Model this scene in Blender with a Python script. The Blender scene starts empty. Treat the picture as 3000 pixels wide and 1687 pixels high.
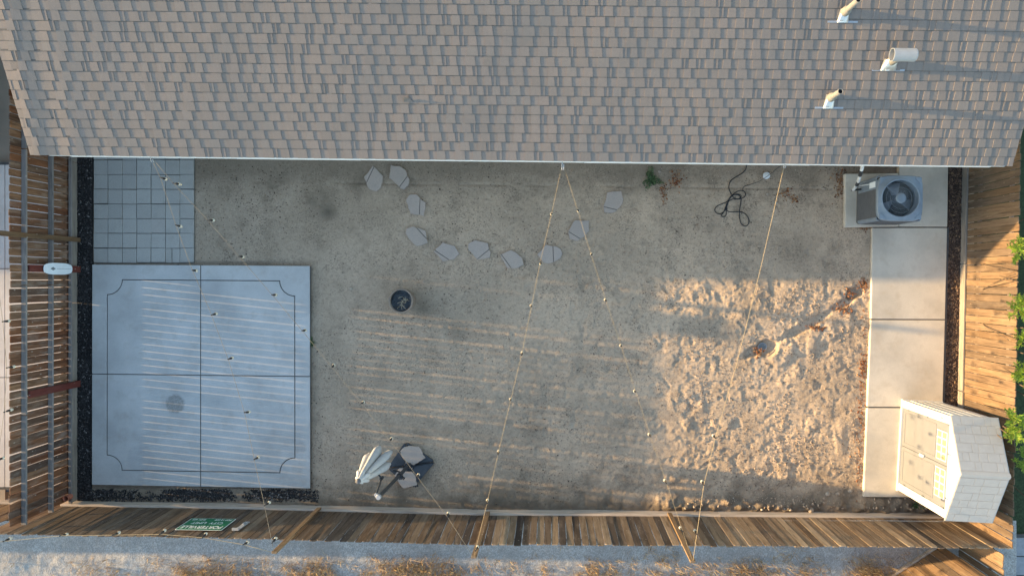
import bpy, math, random
import numpy as np
from mathutils import Vector

random.seed(7)
rng = np.random.default_rng(7)
S = bpy.context.scene

# ---------------------------------------------------------------- camera, sky, sun, exposure
H, FPX, U0, V0 = 15.0, 2064.0, 1615.0, 820.0        # drone height (m), focal length and nadir in photo pixels
SUN_EL = math.radians(8.3)
SUN_SLOPE = 0.108                                    # shadows run right and a little down in the photograph
cam_d = bpy.data.cameras.new('camera')
cam = bpy.data.objects.new('camera', cam_d)
S.collection.objects.link(cam)
cam.location = (0, 0, H)
cam.rotation_euler = (0, 0, 0)
cam_d.sensor_width = 36.0
cam_d.lens = 36.0 * FPX / 3000.0
cam_d.shift_x = (1500.0 - U0) / 3000.0
cam_d.shift_y = -(843.5 - V0) / 3000.0
cam_d.clip_end = 2000.0
S.camera = cam

w = bpy.data.worlds.new('World'); S.world = w; w.use_nodes = True
nt = w.node_tree
sky = nt.nodes.new('ShaderNodeTexSky'); sky.sky_type = 'NISHITA'; sky.sun_disc = False
sky.sun_elevation = SUN_EL
sky.sun_rotation = math.atan2(-1.0, SUN_SLOPE)
sky.altitude = 120; sky.air_density = 1.0; sky.dust_density = 0.5; sky.ozone_density = 1.0
bg = nt.nodes['Background']; bg.inputs['Strength'].default_value = 0.15
nt.links.new(sky.outputs[0], bg.inputs['Color'])

sd = bpy.data.lights.new('sun', 'SUN'); sd.energy = 3.0; sd.angle = math.radians(0.5)
sd.color = (1.0, 0.71, 0.36)
sun = bpy.data.objects.new('sun', sd); S.collection.objects.link(sun)
to_sun = Vector((-math.cos(SUN_EL), SUN_SLOPE * math.cos(SUN_EL), math.sin(SUN_EL))).normalized()
sun.rotation_euler = to_sun.to_track_quat('Z', 'Y').to_euler()
sun.location = (-20, 4, 12)

S.view_settings.view_transform = 'Standard'
S.view_settings.look = 'None'
S.view_settings.gamma = 1.0
S.view_settings.use_curve_mapping = False
S.view_settings.exposure = 2.4

# ---------------------------------------------------------------- helpers
def P(u, v, z=0.0):
    return np.array([(u - U0) / FPX * (H - z), -(v - V0) / FPX * (H - z), z])

ORIG = {}                                             # world origin of every object
def link(o): S.collection.objects.link(o)

def tag(o, label=None, cat=None, group=None, kind=None):
    if label: o['label'] = label
    if cat: o['category'] = cat
    if group: o['group'] = group
    if kind: o['kind'] = kind
    return o

def place(o, origin, parent):
    origin = np.array(origin, float)
    if parent is not None:
        o.parent = parent
        o.location = tuple(origin - ORIG[parent.name])
    else:
        o.location = tuple(origin)
    ORIG[o.name] = origin

def thing(name, label, cat, loc, group=None):
    o = bpy.data.objects.new(name, None); link(o)
    o.empty_display_size = 0.2
    place(o, loc, None)
    return tag(o, label, cat, group)

class MB:
    """collects simple shapes in world coordinates; build() links them as one mesh object"""
    def __init__(s): s.v = []; s.f = []; s.t = []; s.tone = 0.5
    def add(s, verts, faces):
        b = len(s.v)
        s.v += [tuple(float(c) for c in p) for p in verts]
        for f in faces:
            s.f.append(tuple(b + i for i in f)); s.t.append(s.tone)
        return s
    def box(s, c, d, fr=None):
        c = np.array(c, float); h = np.array(d, float) / 2
        vs = []
        for sx in (-1, 1):
            for sy in (-1, 1):
                for sz in (-1, 1):
                    vs.append(c + h * (sx, sy, sz))
        if fr: vs = [fr(p) for p in vs]
        return s.add(vs, [(0, 1, 3, 2), (4, 6, 7, 5), (0, 4, 5, 1), (2, 3, 7, 6), (0, 2, 6, 4), (1, 5, 7, 3)])
    def hexa(s, b, t):                                # 4 bottom points, 4 top points, counter-clockwise seen from above
        return s.add(list(b) + list(t), [(3, 2, 1, 0), (4, 5, 6, 7), (0, 1, 5, 4), (1, 2, 6, 5), (2, 3, 7, 6), (3, 0, 4, 7)])
    def prism(s, pts, z0, z1):
        pts = [np.array(p, float)[:2] for p in pts]
        a = sum(pts[i][0] * pts[(i + 1) % len(pts)][1] - pts[(i + 1) % len(pts)][0] * pts[i][1] for i in range(len(pts)))
        if a < 0: pts = pts[::-1]
        n = len(pts)
        vs = [(p[0], p[1], z0) for p in pts] + [(p[0], p[1], z1) for p in pts]
        fs = [tuple(range(n - 1, -1, -1)), tuple(range(n, 2 * n))]
        fs += [(i, (i + 1) % n, n + (i + 1) % n, n + i) for i in range(n)]
        return s.add(vs, fs)
    def cyl(s, p0, p1, r0, r1=None, n=16, caps=True):
        if r1 is None: r1 = r0
        p0 = np.array(p0, float); p1 = np.array(p1, float); d = p1 - p0; d /= np.linalg.norm(d)
        a = np.cross(d, (0, 0, 1)) if abs(d[2]) < .9 else np.cross(d, (1, 0, 0))
        a /= np.linalg.norm(a); b = np.cross(d, a)
        ang = [2 * math.pi * i / n for i in range(n)]
        vs = [p0 + r0 * (a * math.cos(t) + b * math.sin(t)) for t in ang] + [p1 + r1 * (a * math.cos(t) + b * math.sin(t)) for t in ang]
        fs = [(i, (i + 1) % n, n + (i + 1) % n, n + i) for i in range(n)]
        if caps: fs += [tuple(range(n - 1, -1, -1)), tuple(range(n, 2 * n))]
        return s.add(vs, fs)
    def lathe(s, c, prof, n=32):                      # prof: list of (radius, z); axis vertical through c
        vs = []
        for r, z in prof:
            for i in range(n):
                t = 2 * math.pi * i / n
                vs.append((c[0] + r * math.cos(t), c[1] + r * math.sin(t), c[2] + z))
        fs = []
        for k in range(len(prof) - 1):
            for i in range(n):
                j = (i + 1) % n
                fs.append((k * n + i, k * n + j, (k + 1) * n + j, (k + 1) * n + i))
        return s.add(vs, fs)
    def tube(s, path, r, n=6):
        path = [np.array(p, float) for p in path]; m = len(path); vs = []
        for k, p in enumerate(path):
            d = path[min(k + 1, m - 1)] - path[max(k - 1, 0)]; d = d / (np.linalg.norm(d) + 1e-9)
            a = np.cross(d, (0, 0, 1)) if abs(d[2]) < .95 else np.cross(d, (1, 0, 0))
            a /= np.linalg.norm(a); b = np.cross(d, a)
            for i in range(n):
                t = 2 * math.pi * i / n
                vs.append(p + r * (a * math.cos(t) + b * math.sin(t)))
        fs = []
        for k in range(m - 1):
            for i in range(n):
                j = (i + 1) % n
                fs.append((k * n + i, k * n + j, (k + 1) * n + j, (k + 1) * n + i))
        fs += [tuple(range(n - 1, -1, -1)), tuple(range((m - 1) * n, m * n))]
        return s.add(vs, fs)
    def sphere(s, c, r, n=12, sq=1.0):
        prof = [(r * math.sin(math.pi * k / n) + 1e-5, -r * sq * math.cos(math.pi * k / n)) for k in range(n + 1)]
        return s.lathe(c, prof, n + 4)
    def build(s, name, mat, parent=None, origin=None, smooth=False, bevel=0.0, tone=False):
        v = np.array(s.v, float)
        if origin is None:
            origin = (v.min(0) + v.max(0)) / 2; origin[2] = v[:, 2].min()
        v = v - np.array(origin)
        me = bpy.data.meshes.new(name); me.from_pydata(v.tolist(), [], s.f); me.update()
        if tone:
            at = me.attributes.new('tone', 'FLOAT', 'FACE'); at.data.foreach_set('value', np.array(s.t, np.float32))
        if smooth: me.polygons.foreach_set('use_smooth', [True] * len(me.polygons))
        o = bpy.data.objects.new(name, me); link(o)
        if mat: me.materials.append(mat)
        place(o, origin, parent)
        if bevel:
            b = o.modifiers.new('bevel', 'BEVEL'); b.width = bevel; b.segments = 2; b.limit_method = 'ANGLE'
        return o

def frame(org, ang):
    ca, sa = math.cos(ang), math.sin(ang); org = np.array(org, float)
    return lambda p: org + np.array([ca * p[0] - sa * p[1], sa * p[0] + ca * p[1], p[2]])

# value noise
TAB = rng.random((256, 256))
def vn(X, Y, sc, seed=0):
    x = X * sc + seed * 17.31; y = Y * sc + seed * 9.77
    ix = np.floor(x).astype(int); iy = np.floor(y).astype(int)
    fx = x - ix; fy = y - iy
    fx = fx * fx * (3 - 2 * fx); fy = fy * fy * (3 - 2 * fy)
    g = lambda a, b: TAB[a & 255, b & 255]
    return (g(ix, iy) * (1 - fx) + g(ix + 1, iy) * fx) * (1 - fy) + (g(ix, iy + 1) * (1 - fx) + g(ix + 1, iy + 1) * fx) * fy
def sst(x, a, b):
    t = np.clip((x - a) / (b - a), 0, 1); return t * t * (3 - 2 * t)

# ---------------------------------------------------------------- materials
def newmat(name, rough=0.8, spec=0.3, metal=0.0):
    m = bpy.data.materials.new(name); m.use_nodes = True
    n = m.node_tree.nodes; b = n['Principled BSDF']
    b.inputs['Roughness'].default_value = rough
    b.inputs['Specular IOR Level'].default_value = spec
    b.inputs['Metallic'].default_value = metal
    return m, m.node_tree, b

class G:
    """tiny node-graph helper"""
    def __init__(s, t): s.t = t
    def n(s, typ, **kw):
        x = s.t.nodes.new(typ)
        for k, v in kw.items(): setattr(x, k, v)
        return x
    def l(s, a, b): s.t.links.new(a, b)
    def coord(s, kind='Object', scale=None, offset_random=False):
        c = s.n('ShaderNodeTexCoord').outputs[kind] if kind != 'Position' else s.n('ShaderNodeNewGeometry').outputs['Position']
        if offset_random:
            oi = s.n('ShaderNodeObjectInfo'); mu = s.n('ShaderNodeMath', operation='MULTIPLY'); mu.inputs[1].default_value = 53.7
            s.l(oi.outputs['Random'], mu.inputs[0])
            ad = s.n('ShaderNodeVectorMath', operation='ADD'); s.l(c, ad.inputs[0]); s.l(mu.outputs[0], ad.inputs[1]); c = ad.outputs[0]
        if scale:
            mp = s.n('ShaderNodeMapping'); mp.inputs['Scale'].default_value = scale; s.l(c, mp.inputs['Vector']); c = mp.outputs[0]
        return c
    def noise(s, vec, scale, detail=4, rough=0.6):
        x = s.n('ShaderNodeTexNoise'); x.inputs['Scale'].default_value = scale; x.inputs['Detail'].default_value = detail
        x.inputs['Roughness'].default_value = rough; s.l(vec, x.inputs['Vector']); return x.outputs['Fac']
    def voro(s, vec, scale, out='Distance'):
        x = s.n('ShaderNodeTexVoronoi'); x.inputs['Scale'].default_value = scale; s.l(vec, x.inputs['Vector']); return x.outputs[out]
    def ramp(s, fac, stops):
        r = s.n('ShaderNodeValToRGB'); e = r.color_ramp.elements
        while len(e) < len(stops): e.new(0.5)
        for k, (p, c) in enumerate(stops):
            e[k].position = p; e[k].color = (c, c, c, 1) if not isinstance(c, tuple) else (*c, 1)
        s.l(fac, r.inputs['Fac']); return r.outputs['Color']
    def mix(s, fac, a, b, mode='MIX'):
        m = s.n('ShaderNodeMix', data_type='RGBA', blend_type=mode)
        for val, inp in ((fac, m.inputs[0]), (a, m.inputs[6]), (b, m.inputs[7])):
            if isinstance(val, (int, float)): inp.default_value = val
            elif isinstance(val, tuple): inp.default_value = (*val, 1)
            else: s.l(val, inp)
        return m.outputs[2]
    def bump(s, h, strength, dist, b):
        x = s.n('ShaderNodeBump'); x.inputs['Strength'].default_value = strength; x.inputs['Distance'].default_value = dist
        s.l(h, x.inputs['Height']); s.l(x.outputs[0], b.inputs['Normal'])

def plain(name, col, rough=0.7, var=0.12, spec=0.3, metal=0.0, scale=9.0, bump=0.0):
    m, t, b = newmat(name, rough, spec, metal); g = G(t)
    c = g.coord('Object', offset_random=True)
    f = g.noise(c, scale, 5)
    lo = tuple(x * (1 - var) for x in col); hi = tuple(min(1, x * (1 + var)) for x in col)
    g.l(g.ramp(f, [(0.3, lo), (0.7, hi)]), b.inputs['Base Color'])
    if bump: g.bump(g.noise(c, scale * 8, 3), bump, 0.004, b)
    return m

def wood(name, cols, dark=(0.05, 0.035, 0.025), axis=2, gl=0.35, pale=(0.42, 0.36, 0.30), palea=0.35):
    """weathered board: a tone of its own per board, grain along the board, weather stains, pale knots"""
    m, t, b = newmat(name, 0.85, 0.2); g = G(t)
    oi = g.n('ShaderNodeObjectInfo')
    base = g.ramp(oi.outputs['Random'], [(k / (len(cols) - 1), c) for k, c in enumerate(cols)])
    sc = [30, 30, 30]; sc[axis] = 1.6
    gc = g.coord('Object', tuple(sc), True)
    grain = g.noise(gc, 1.0, 6, 0.7)
    c1 = g.mix(g.ramp(grain, [(0.42, 0.0), (0.62, gl)]), base, dark)
    sc2 = [7, 7, 7]; sc2[axis] = 1.7
    st = g.noise(g.coord('Object', tuple(sc2), True), 1.0, 5, 0.65)
    c2 = g.mix(g.ramp(st, [(0.5, 0.0), (0.72, palea)]), c1, pale)
    sc4 = [9, 9, 9]; sc4[axis] = 1.1
    st2 = g.noise(g.coord('Object', tuple(sc4), True), 1.3, 4, 0.6)
    c2b = g.mix(g.ramp(st2, [(0.52, 0.0), (0.7, 0.6)]), c2, dark)
    sc3 = [9, 9, 9]; sc3[axis] = 4.5
    kn = g.voro(g.coord('Object', tuple(sc3), True), 1.0)
    c3 = g.mix(g.ramp(kn, [(0.05, 0.6), (0.13, 0.0)]), c2b, pale)
    g.l(c3, b.inputs['Base Color'])
    g.bump(grain, 0.35, 0.004, b)
    return m

M = {}
# wood
M['picket_left'] = wood('picket_left', [(0.15, 0.055, 0.025), (0.22, 0.095, 0.045), (0.16, 0.08, 0.046), (0.28, 0.145, 0.075), (0.09, 0.058, 0.043), (0.2, 0.115, 0.07)], (0.035, 0.014, 0.008), gl=0.5)
M['picket_bottom'] = wood('picket_bottom', [(0.05, 0.036, 0.028), (0.115, 0.075, 0.047), (0.165, 0.105, 0.062), (0.075, 0.056, 0.044), (0.2, 0.135, 0.085), (0.13, 0.088, 0.058), (0.06, 0.047, 0.04), (0.24, 0.17, 0.11)], (0.03, 0.02, 0.014), pale=(0.3, 0.23, 0.17))
M['picket_right'] = wood('picket_right', [(0.15, 0.092, 0.05), (0.2, 0.125, 0.07), (0.115, 0.08, 0.055), (0.24, 0.15, 0.085), (0.17, 0.11, 0.065), (0.1, 0.075, 0.057)], (0.05, 0.03, 0.018), gl=0.45, pale=(0.3, 0.21, 0.13))
M['picket_gold'] = wood('picket_gold', [(0.17, 0.11, 0.065), (0.23, 0.155, 0.095), (0.28, 0.19, 0.115), (0.2, 0.14, 0.09), (0.33, 0.24, 0.155), (0.13, 0.09, 0.06)], (0.06, 0.038, 0.024), pale=(0.4, 0.31, 0.22))
M['rail_grey'] = wood('rail_grey', [(0.19, 0.17, 0.155), (0.24, 0.21, 0.19)], (0.08, 0.07, 0.065), axis=1, gl=0.3)
M['kick'] = wood('kick', [(0.47, 0.385, 0.31), (0.52, 0.42, 0.33)], (0.2, 0.155, 0.12), axis=0, gl=0.3)
M['kick_side'] = wood('kick_side', [(0.24, 0.205, 0.17), (0.27, 0.225, 0.18)], (0.1, 0.08, 0.065), axis=1, gl=0.3)
M['post_brown'] = wood('post_brown', [(0.13, 0.075, 0.038), (0.16, 0.095, 0.05)], (0.03, 0.017, 0.01), palea=0.1)
M['post_pole'] = wood('post_pole', [(0.2, 0.125, 0.065), (0.23, 0.15, 0.085)], (0.06, 0.035, 0.02), palea=0.1)
M['post_red'] = wood('post_red', [(0.12, 0.028, 0.02), (0.14, 0.036, 0.025)], (0.07, 0.02, 0.015), gl=0.4, palea=0.05)

# dirt
def dirt_mat():
    m, t, b = newmat('dirt', 0.95, 0.15); g = G(t)
    p = g.coord('Position')
    big = g.noise(p, 0.55, 4, 0.6); med = g.noise(p, 2.1, 7, 0.62); fine = g.noise(p, 15, 8, 0.74); vf = g.noise(p, 80, 3, 0.6)
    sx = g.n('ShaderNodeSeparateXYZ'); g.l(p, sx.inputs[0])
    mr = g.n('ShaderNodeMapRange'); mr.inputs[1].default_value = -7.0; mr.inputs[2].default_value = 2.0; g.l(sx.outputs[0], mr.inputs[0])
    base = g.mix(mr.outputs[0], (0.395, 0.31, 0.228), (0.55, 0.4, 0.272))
    c = g.mix(g.ramp(big, [(0.38, 0.55), (0.62, 0.0)]), base, (0.28, 0.214, 0.150))
    c = g.mix(g.ramp(med, [(0.52, 0.0), (0.74, 0.6)]), c, (0.19, 0.147, 0.104))
    c = g.mix(g.ramp(med, [(0.28, 0.45), (0.44, 0.0)]), c, (0.5, 0.394, 0.282))
    c = g.mix(g.ramp(fine, [(0.52, 0.0), (0.70, 0.7)]), c, (0.17, 0.131, 0.095))
    c = g.mix(g.ramp(fine, [(0.28, 0.5), (0.45, 0.0)]), c, (0.55, 0.437, 0.317))
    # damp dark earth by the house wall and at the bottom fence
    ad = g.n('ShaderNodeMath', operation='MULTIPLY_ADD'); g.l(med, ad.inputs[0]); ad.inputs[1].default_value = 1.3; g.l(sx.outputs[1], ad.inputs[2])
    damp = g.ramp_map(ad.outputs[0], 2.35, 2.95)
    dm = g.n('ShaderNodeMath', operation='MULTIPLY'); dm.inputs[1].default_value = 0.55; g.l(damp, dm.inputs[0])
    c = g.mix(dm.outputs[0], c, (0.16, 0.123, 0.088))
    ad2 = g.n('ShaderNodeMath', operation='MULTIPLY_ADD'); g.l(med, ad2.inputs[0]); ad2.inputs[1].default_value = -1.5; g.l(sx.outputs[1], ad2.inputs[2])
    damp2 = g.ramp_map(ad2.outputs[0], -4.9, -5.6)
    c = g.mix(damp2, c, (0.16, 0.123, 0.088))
    spk = g.noise(p, 30, 5, 0.7); pat = g.noise(p, 1.35, 5, 0.65)
    k1 = g.n('ShaderNodeMath', operation='MULTIPLY'); g.l(g.ramp(spk, [(0.48, 0.0), (0.66, 1.0)]), k1.inputs[0]); g.l(g.ramp(pat, [(0.44, 0.1), (0.64, 0.8)]), k1.inputs[1])
    c = g.mix(k1.outputs[0], c, (0.13, 0.100, 0.072))
    for (u, v, rad, amt) in ((962, 622, .22, .75), (940, 605, .4, .35), (1245, 905, .28, .45), (1340, 965, .3, .35), (1120, 1110, .35, .3), (1465, 1462, .35, .7), (1540, 1470, .25, .6), (1240, 1275, .2, .45), (2330, 745, .5, .25), (850, 1450, .3, .4), (1700, 1075, .3, .3), (1560, 1260, .3, .35)):
        q = P(u, v)
        vm = g.n('ShaderNodeVectorMath', operation='DISTANCE'); g.l(p, vm.inputs[0]); vm.inputs[1].default_value = (q[0], q[1], 0)
        na = g.n('ShaderNodeMath', operation='MULTIPLY_ADD'); g.l(fine, na.inputs[0]); na.inputs[1].default_value = 0.9 * rad + .12; g.l(vm.outputs['Value'], na.inputs[2])
        kk = g.n('ShaderNodeMath', operation='MULTIPLY'); kk.inputs[1].default_value = amt; g.l(g.ramp_map(na.outputs[0], rad * 1.75, rad * .75), kk.inputs[0])
        c = g.mix(kk.outputs[0], c, (0.1, 0.082, 0.06))
    # reddish crumbs
    rd = g.noise(p, 5.3, 5, 0.7)
    c = g.mix(g.ramp(rd, [(0.66, 0.0), (0.76, 0.5)]), c, (0.21, 0.095, 0.048))
    pb = g.voro(p, 26)
    c = g.mix(g.ramp(pb, [(0.05, 0.35), (0.12, 0.0)]), c, (0.5, 0.427, 0.334))
    g.l(c, b.inputs['Base Color'])
    hsum = g.n('ShaderNodeMath', operation='ADD'); g.l(fine, hsum.inputs[0]); g.l(vf, hsum.inputs[1])
    g.bump(hsum.outputs[0], 1.0, 0.015, b)
    return m
def _rm(s, val, a, b_):
    x = s.n('ShaderNodeMapRange'); x.inputs[1].default_value = a; x.inputs[2].default_value = b_; s.l(val, x.inputs[0]); return x.outputs[0]
G.ramp_map = _rm
M['dirt'] = dirt_mat()

def gravel_mat():
    m, t, b = newmat('gravel', 0.9, 0.2); g = G(t)
    p = g.coord('Position')
    cell = g.voro(p, 55, 'Color'); d = g.voro(p, 55); big = g.noise(p, 1.5, 5, 0.65); med = g.noise(p, 9, 4)
    bw = g.n('ShaderNodeRGBToBW'); g.l(cell, bw.inputs[0])
    c = g.ramp(bw.outputs[0], [(0.2, (0.27, 0.25, 0.225)), (0.5, (0.34, 0.315, 0.285)), (0.85, (0.45, 0.415, 0.375))])
    c = g.mix(g.ramp(big, [(0.45, 0.0), (0.68, 0.6)]), c, (0.25, 0.22, 0.19))
    c = g.mix(g.ramp(med, [(0.5, 0.0), (0.75, 0.35)]), c, (0.2, 0.17, 0.14))
    g.l(c, b.inputs['Base Color'])
    g.bump(d, 0.45, 0.012, b)
    return m
M['gravel'] = gravel_mat()

def concrete(name, col, stain=None, warm=0.0):
    m, t, b = newmat(name, 0.8, 0.25); g = G(t)
    p = g.coord('Position')
    big = g.noise(p, 1.1, 5, 0.6); fine = g.noise(p, 38, 4, 0.7); med = g.noise(p, 5, 4, 0.6)
    c = g.ramp(big, [(0.32, tuple(x * 0.80 for x in col)), (0.5, tuple(x * 0.98 for x in col)), (0.68, tuple(x * 1.1 for x in col))])
    c = g.mix(g.ramp(fine, [(0.35, 0.18), (0.6, 0.0)]), c, tuple(x * 0.65 for x in col))
    c = g.mix(g.ramp(med, [(0.52, 0.0), (0.72, 0.4)]), c, tuple(x * 0.72 * y for x, y in zip(col, (1.05, 0.97, 0.88))))
    if stain:
        for (cx, cy, r, col2, amt) in stain:
            vm = g.n('ShaderNodeVectorMath', operation='DISTANCE'); g.l(p, vm.inputs[0]); vm.inputs[1].default_value = (cx, cy, 0.1)
            na = g.n('ShaderNodeMath', operation='MULTIPLY_ADD'); g.l(g.noise(p, 14, 4), na.inputs[0]); na.inputs[1].default_value = 0.10; g.l(vm.outputs['Value'], na.inputs[2])
            k = g.ramp_map(na.outputs[0], r + 0.07, r + 0.02)
            kk = g.n('ShaderNodeMath', operation='MULTIPLY'); kk.inputs[1].default_value = amt; g.l(k, kk.inputs[0])
            km = g.n('ShaderNodeMath', operation='MULTIPLY'); g.l(kk.outputs[0], km.inputs[0]); g.l(g.ramp(g.noise(p, 40, 3), [(0.3, 0.4), (0.6, 1.0)]), km.inputs[1])
            c = g.mix(km.outputs[0], c, col2)
    g.l(c, b.inputs['Base Color'])
    g.bump(fine, 0.25, 0.003, b)
    return m
st = P(512, 1183, 0.1); st2 = P(412, 1345, 0.1); st3 = P(880, 1310, 0.1)
M['slab'] = concrete('slab_concrete', (0.425, 0.415, 0.395), [(st[0], st[1], 0.20, (0.17, 0.165, 0.15), 0.8), (st2[0], st2[1], 0.3, (0.3, 0.3, 0.3), 0.35), (st3[0], st3[1], 0.13, (0.27, 0.25, 0.23), 0.5)])
M['joint'] = plain('joint_dark', (0.09, 0.085, 0.08), 0.95)
M['paver_sand'] = plain('joint_sand', (0.16, 0.145, 0.125), 0.95)
M['walk'] = concrete('walk_concrete', (0.59, 0.505, 0.395))
M['neigh_walk'] = concrete('neighbour_concrete', (0.5, 0.46, 0.42))

def paver_mat():
    m, t, b = newmat('paver', 0.9, 0.2); g = G(t)
    oi = g.n('ShaderNodeObjectInfo'); p = g.coord('Position')
    c = g.ramp(oi.outputs['Random'], [(0, (0.335, 0.315, 0.28)), (0.5, (0.355, 0.335, 0.3)), (0.94, (0.37, 0.35, 0.312)), (1, (0.33, 0.275, 0.24))])
    c = g.mix(g.ramp(g.noise(p, 4, 5, 0.7), [(0.5, 0.0), (0.75, 0.4)]), c, (0.24, 0.225, 0.2))
    f = g.noise(p, 60, 3)
    c = g.mix(g.ramp(f, [(0.35, 0.3), (0.55, 0.0)]), c, (0.2, 0.19, 0.18))
    g.l(c, b.inputs['Base Color']); g.bump(f, 0.3, 0.003, b)
    return m
M['paver'] = paver_mat()

def stone_mat():
    m, t, b = newmat('stepping_stone', 0.9, 0.2); g = G(t)
    oi = g.n('ShaderNodeObjectInfo'); c0 = g.coord('Position')
    c = g.ramp(oi.outputs['Random'], [(0, (0.37, 0.3, 0.245)), (0.5, (0.4, 0.32, 0.26)), (1, (0.385, 0.315, 0.265))])
    c = g.mix(g.ramp(g.noise(c0, 6, 5, 0.7), [(0.5, 0.0), (0.75, 0.4)]), c, (0.27, 0.24, 0.21))
    f = g.noise(c0, 55, 4)
    c = g.mix(g.ramp(f, [(0.35, 0.3), (0.55, 0.0)]), c, (0.2, 0.185, 0.17))
    g.l(c, b.inputs['Base Color']); g.bump(g.noise(c0, 22, 4), 0.5, 0.008, b)
    return m
M['stone'] = stone_mat()

def shingle_mat():
    m, t, b = newmat('asphalt_shingle', 0.95, 0.15); g = G(t)
    at = g.n('ShaderNodeAttribute', attribute_name='tone')
    p = g.coord('Position')
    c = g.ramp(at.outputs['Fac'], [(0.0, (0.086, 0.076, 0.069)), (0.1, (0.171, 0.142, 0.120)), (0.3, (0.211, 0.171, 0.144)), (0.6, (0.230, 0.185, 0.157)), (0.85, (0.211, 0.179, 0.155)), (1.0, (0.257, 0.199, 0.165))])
    st = g.noise(g.coord('Position', (26, 5, 5)), 1.0, 5, 0.65)
    c = g.mix(g.ramp(st, [(0.5, 0.0), (0.75, 0.4)]), c, (0.15, 0.135, 0.12))
    gr = g.noise(p, 160, 2, 0.7)
    c = g.mix(g.ramp(gr, [(0.35, 0.45), (0.55, 0.0)]), c, (0.1, 0.09, 0.085))
    lf = g.noise(p, 1.1, 6, 0.68)
    c = g.mix(g.ramp(lf, [(0.42, 0.0), (0.66, 0.5)]), c, (0.155, 0.14, 0.128))
    g.l(c, b.inputs['Base Color']); g.bump(gr, 0.3, 0.002, b)
    return m
M['shingle'] = shingle_mat()

def chips_mat(name, stops):
    m, t, b = newmat(name, 0.9, 0.2); g = G(t)
    at = g.n('ShaderNodeAttribute', attribute_name='tone')
    g.l(g.ramp(at.outputs['Fac'], stops), b.inputs['Base Color'])
    return m
M['mulch'] = chips_mat('black_mulch', [(0, (0.018, 0.017, 0.017)), (0.6, (0.035, 0.032, 0.031)), (0.92, (0.07, 0.062, 0.058)), (1.0, (0.25, 0.22, 0.2))])
M['bark'] = chips_mat('brown_bark', [(0, (0.045, 0.03, 0.024)), (0.6, (0.1, 0.065, 0.048)), (0.9, (0.2, 0.13, 0.09)), (1.0, (0.33, 0.2, 0.1))])
M['litter'] = chips_mat('dry_leaves', [(0, (0.14, 0.045, 0.02)), (0.5, (0.28, 0.11, 0.045)), (1.0, (0.4, 0.22, 0.1))])
M['clod'] = chips_mat('dirt_clods', [(0, (0.3, 0.22, 0.155)), (0.5, (0.4, 0.3, 0.215)), (0.95, (0.46, 0.35, 0.25)), (1.0, (0.55, 0.48, 0.4))])
M['drygrass'] = chips_mat('dry_grass', [(0, (0.14, 0.08, 0.042)), (0.35, (0.34, 0.2, 0.085)), (0.75, (0.5, 0.33, 0.15)), (1.0, (0.58, 0.45, 0.26))])
M['weed'] = chips_mat('weed_green', [(0, (0.05, 0.09, 0.04)), (0.6, (0.1, 0.155, 0.065)), (1.0, (0.17, 0.2, 0.085))])
def leaf_mat():
    m = chips_mat('shrub_leaves', [(0, (0.09, 0.16, 0.02)), (0.5, (0.2, 0.3, 0.03)), (0.9, (0.34, 0.4, 0.05)), (1.0, (0.4, 0.28, 0.06))])
    t = m.node_tree; b = t.nodes['Principled BSDF']
    b.inputs['Roughness'].default_value = 0.5
    g = G(t); tr = g.n('ShaderNodeBsdfTranslucent'); src = b.inputs['Base Color'].links[0].from_socket; g.l(src, tr.inputs['Color'])
    mx = g.n('ShaderNodeMixShader'); mx.inputs[0].default_value = 0.3
    g.l(b.outputs[0], mx.inputs[1]); g.l(tr.outputs[0], mx.inputs[2]); g.l(mx.outputs[0], t.nodes['Material Output'].inputs[0])
    return m
M['leaf'] = leaf_mat()
M['white'] = plain('white_paint', (0.72, 0.72, 0.72), 0.5, 0.05)
M['wall'] = plain('stucco', (0.5, 0.45, 0.38), 0.9, 0.08, bump=0.4)
M['galv'] = plain('galvanised_metal', (0.3, 0.31, 0.33), 0.5, 0.12, 0.5, 0.3)
M['boot'] = plain('boot_metal', (0.42, 0.44, 0.47), 0.38, 0.1, 0.5, 0.85)
M['vent_paint'] = plain('vent_cream', (0.2, 0.185, 0.16), 0.7, 0.14)
M['vent_grey'] = plain('vent_grey', (0.3, 0.3, 0.295), 0.6, 0.08)
M['black'] = plain('black_void', (0.012, 0.012, 0.014), 0.9)
M['black_plastic'] = plain('black_plastic', (0.028, 0.03, 0.033), 0.45, 0.25, 0.4)
M['base_plastic'] = plain('base_plastic', (0.045, 0.05, 0.056), 0.5, 0.35, 0.4, scale=6)
M['alu'] = plain('cap_grey', (0.3, 0.29, 0.285), 0.5, 0.05)
M['fabric'] = plain('canopy_fabric', (0.43, 0.415, 0.4), 0.9, 0.08, 0.1)
M['ac_top'] = plain('ac_top', (0.19, 0.215, 0.235), 0.45, 0.16, 0.5, scale=5)
M['ac_side'] = plain('ac_side', (0.115, 0.108, 0.1), 0.6, 0.12)
M['ac_dark'] = plain('ac_dark', (0.012, 0.015, 0.017), 0.8)
M['ac_blade'] = plain('ac_blade', (0.16, 0.17, 0.185), 0.5, 0.08, 0.4, 0.0)
M['insul'] = plain('pipe_tape', (0.6, 0.56, 0.5), 0.7, 0.2, scale=20)
M['label'] = plain('label_white', (0.75, 0.74, 0.7), 0.6, 0.04)
M['glaze'] = plain('pot_glaze', (0.22, 0.165, 0.12), 0.5, 0.12, 0.4)
M['soil'] = plain('wet_soil', (0.012, 0.014, 0.016), 0.35, 0.5, 0.5, scale=14, bump=0.8)
M['water'] = plain('dark_water', (0.01, 0.014, 0.018), 0.06, 0.1, 0.6)
M['straw'] = plain('dead_stem', (0.4, 0.33, 0.22), 0.9, 0.2)
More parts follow.
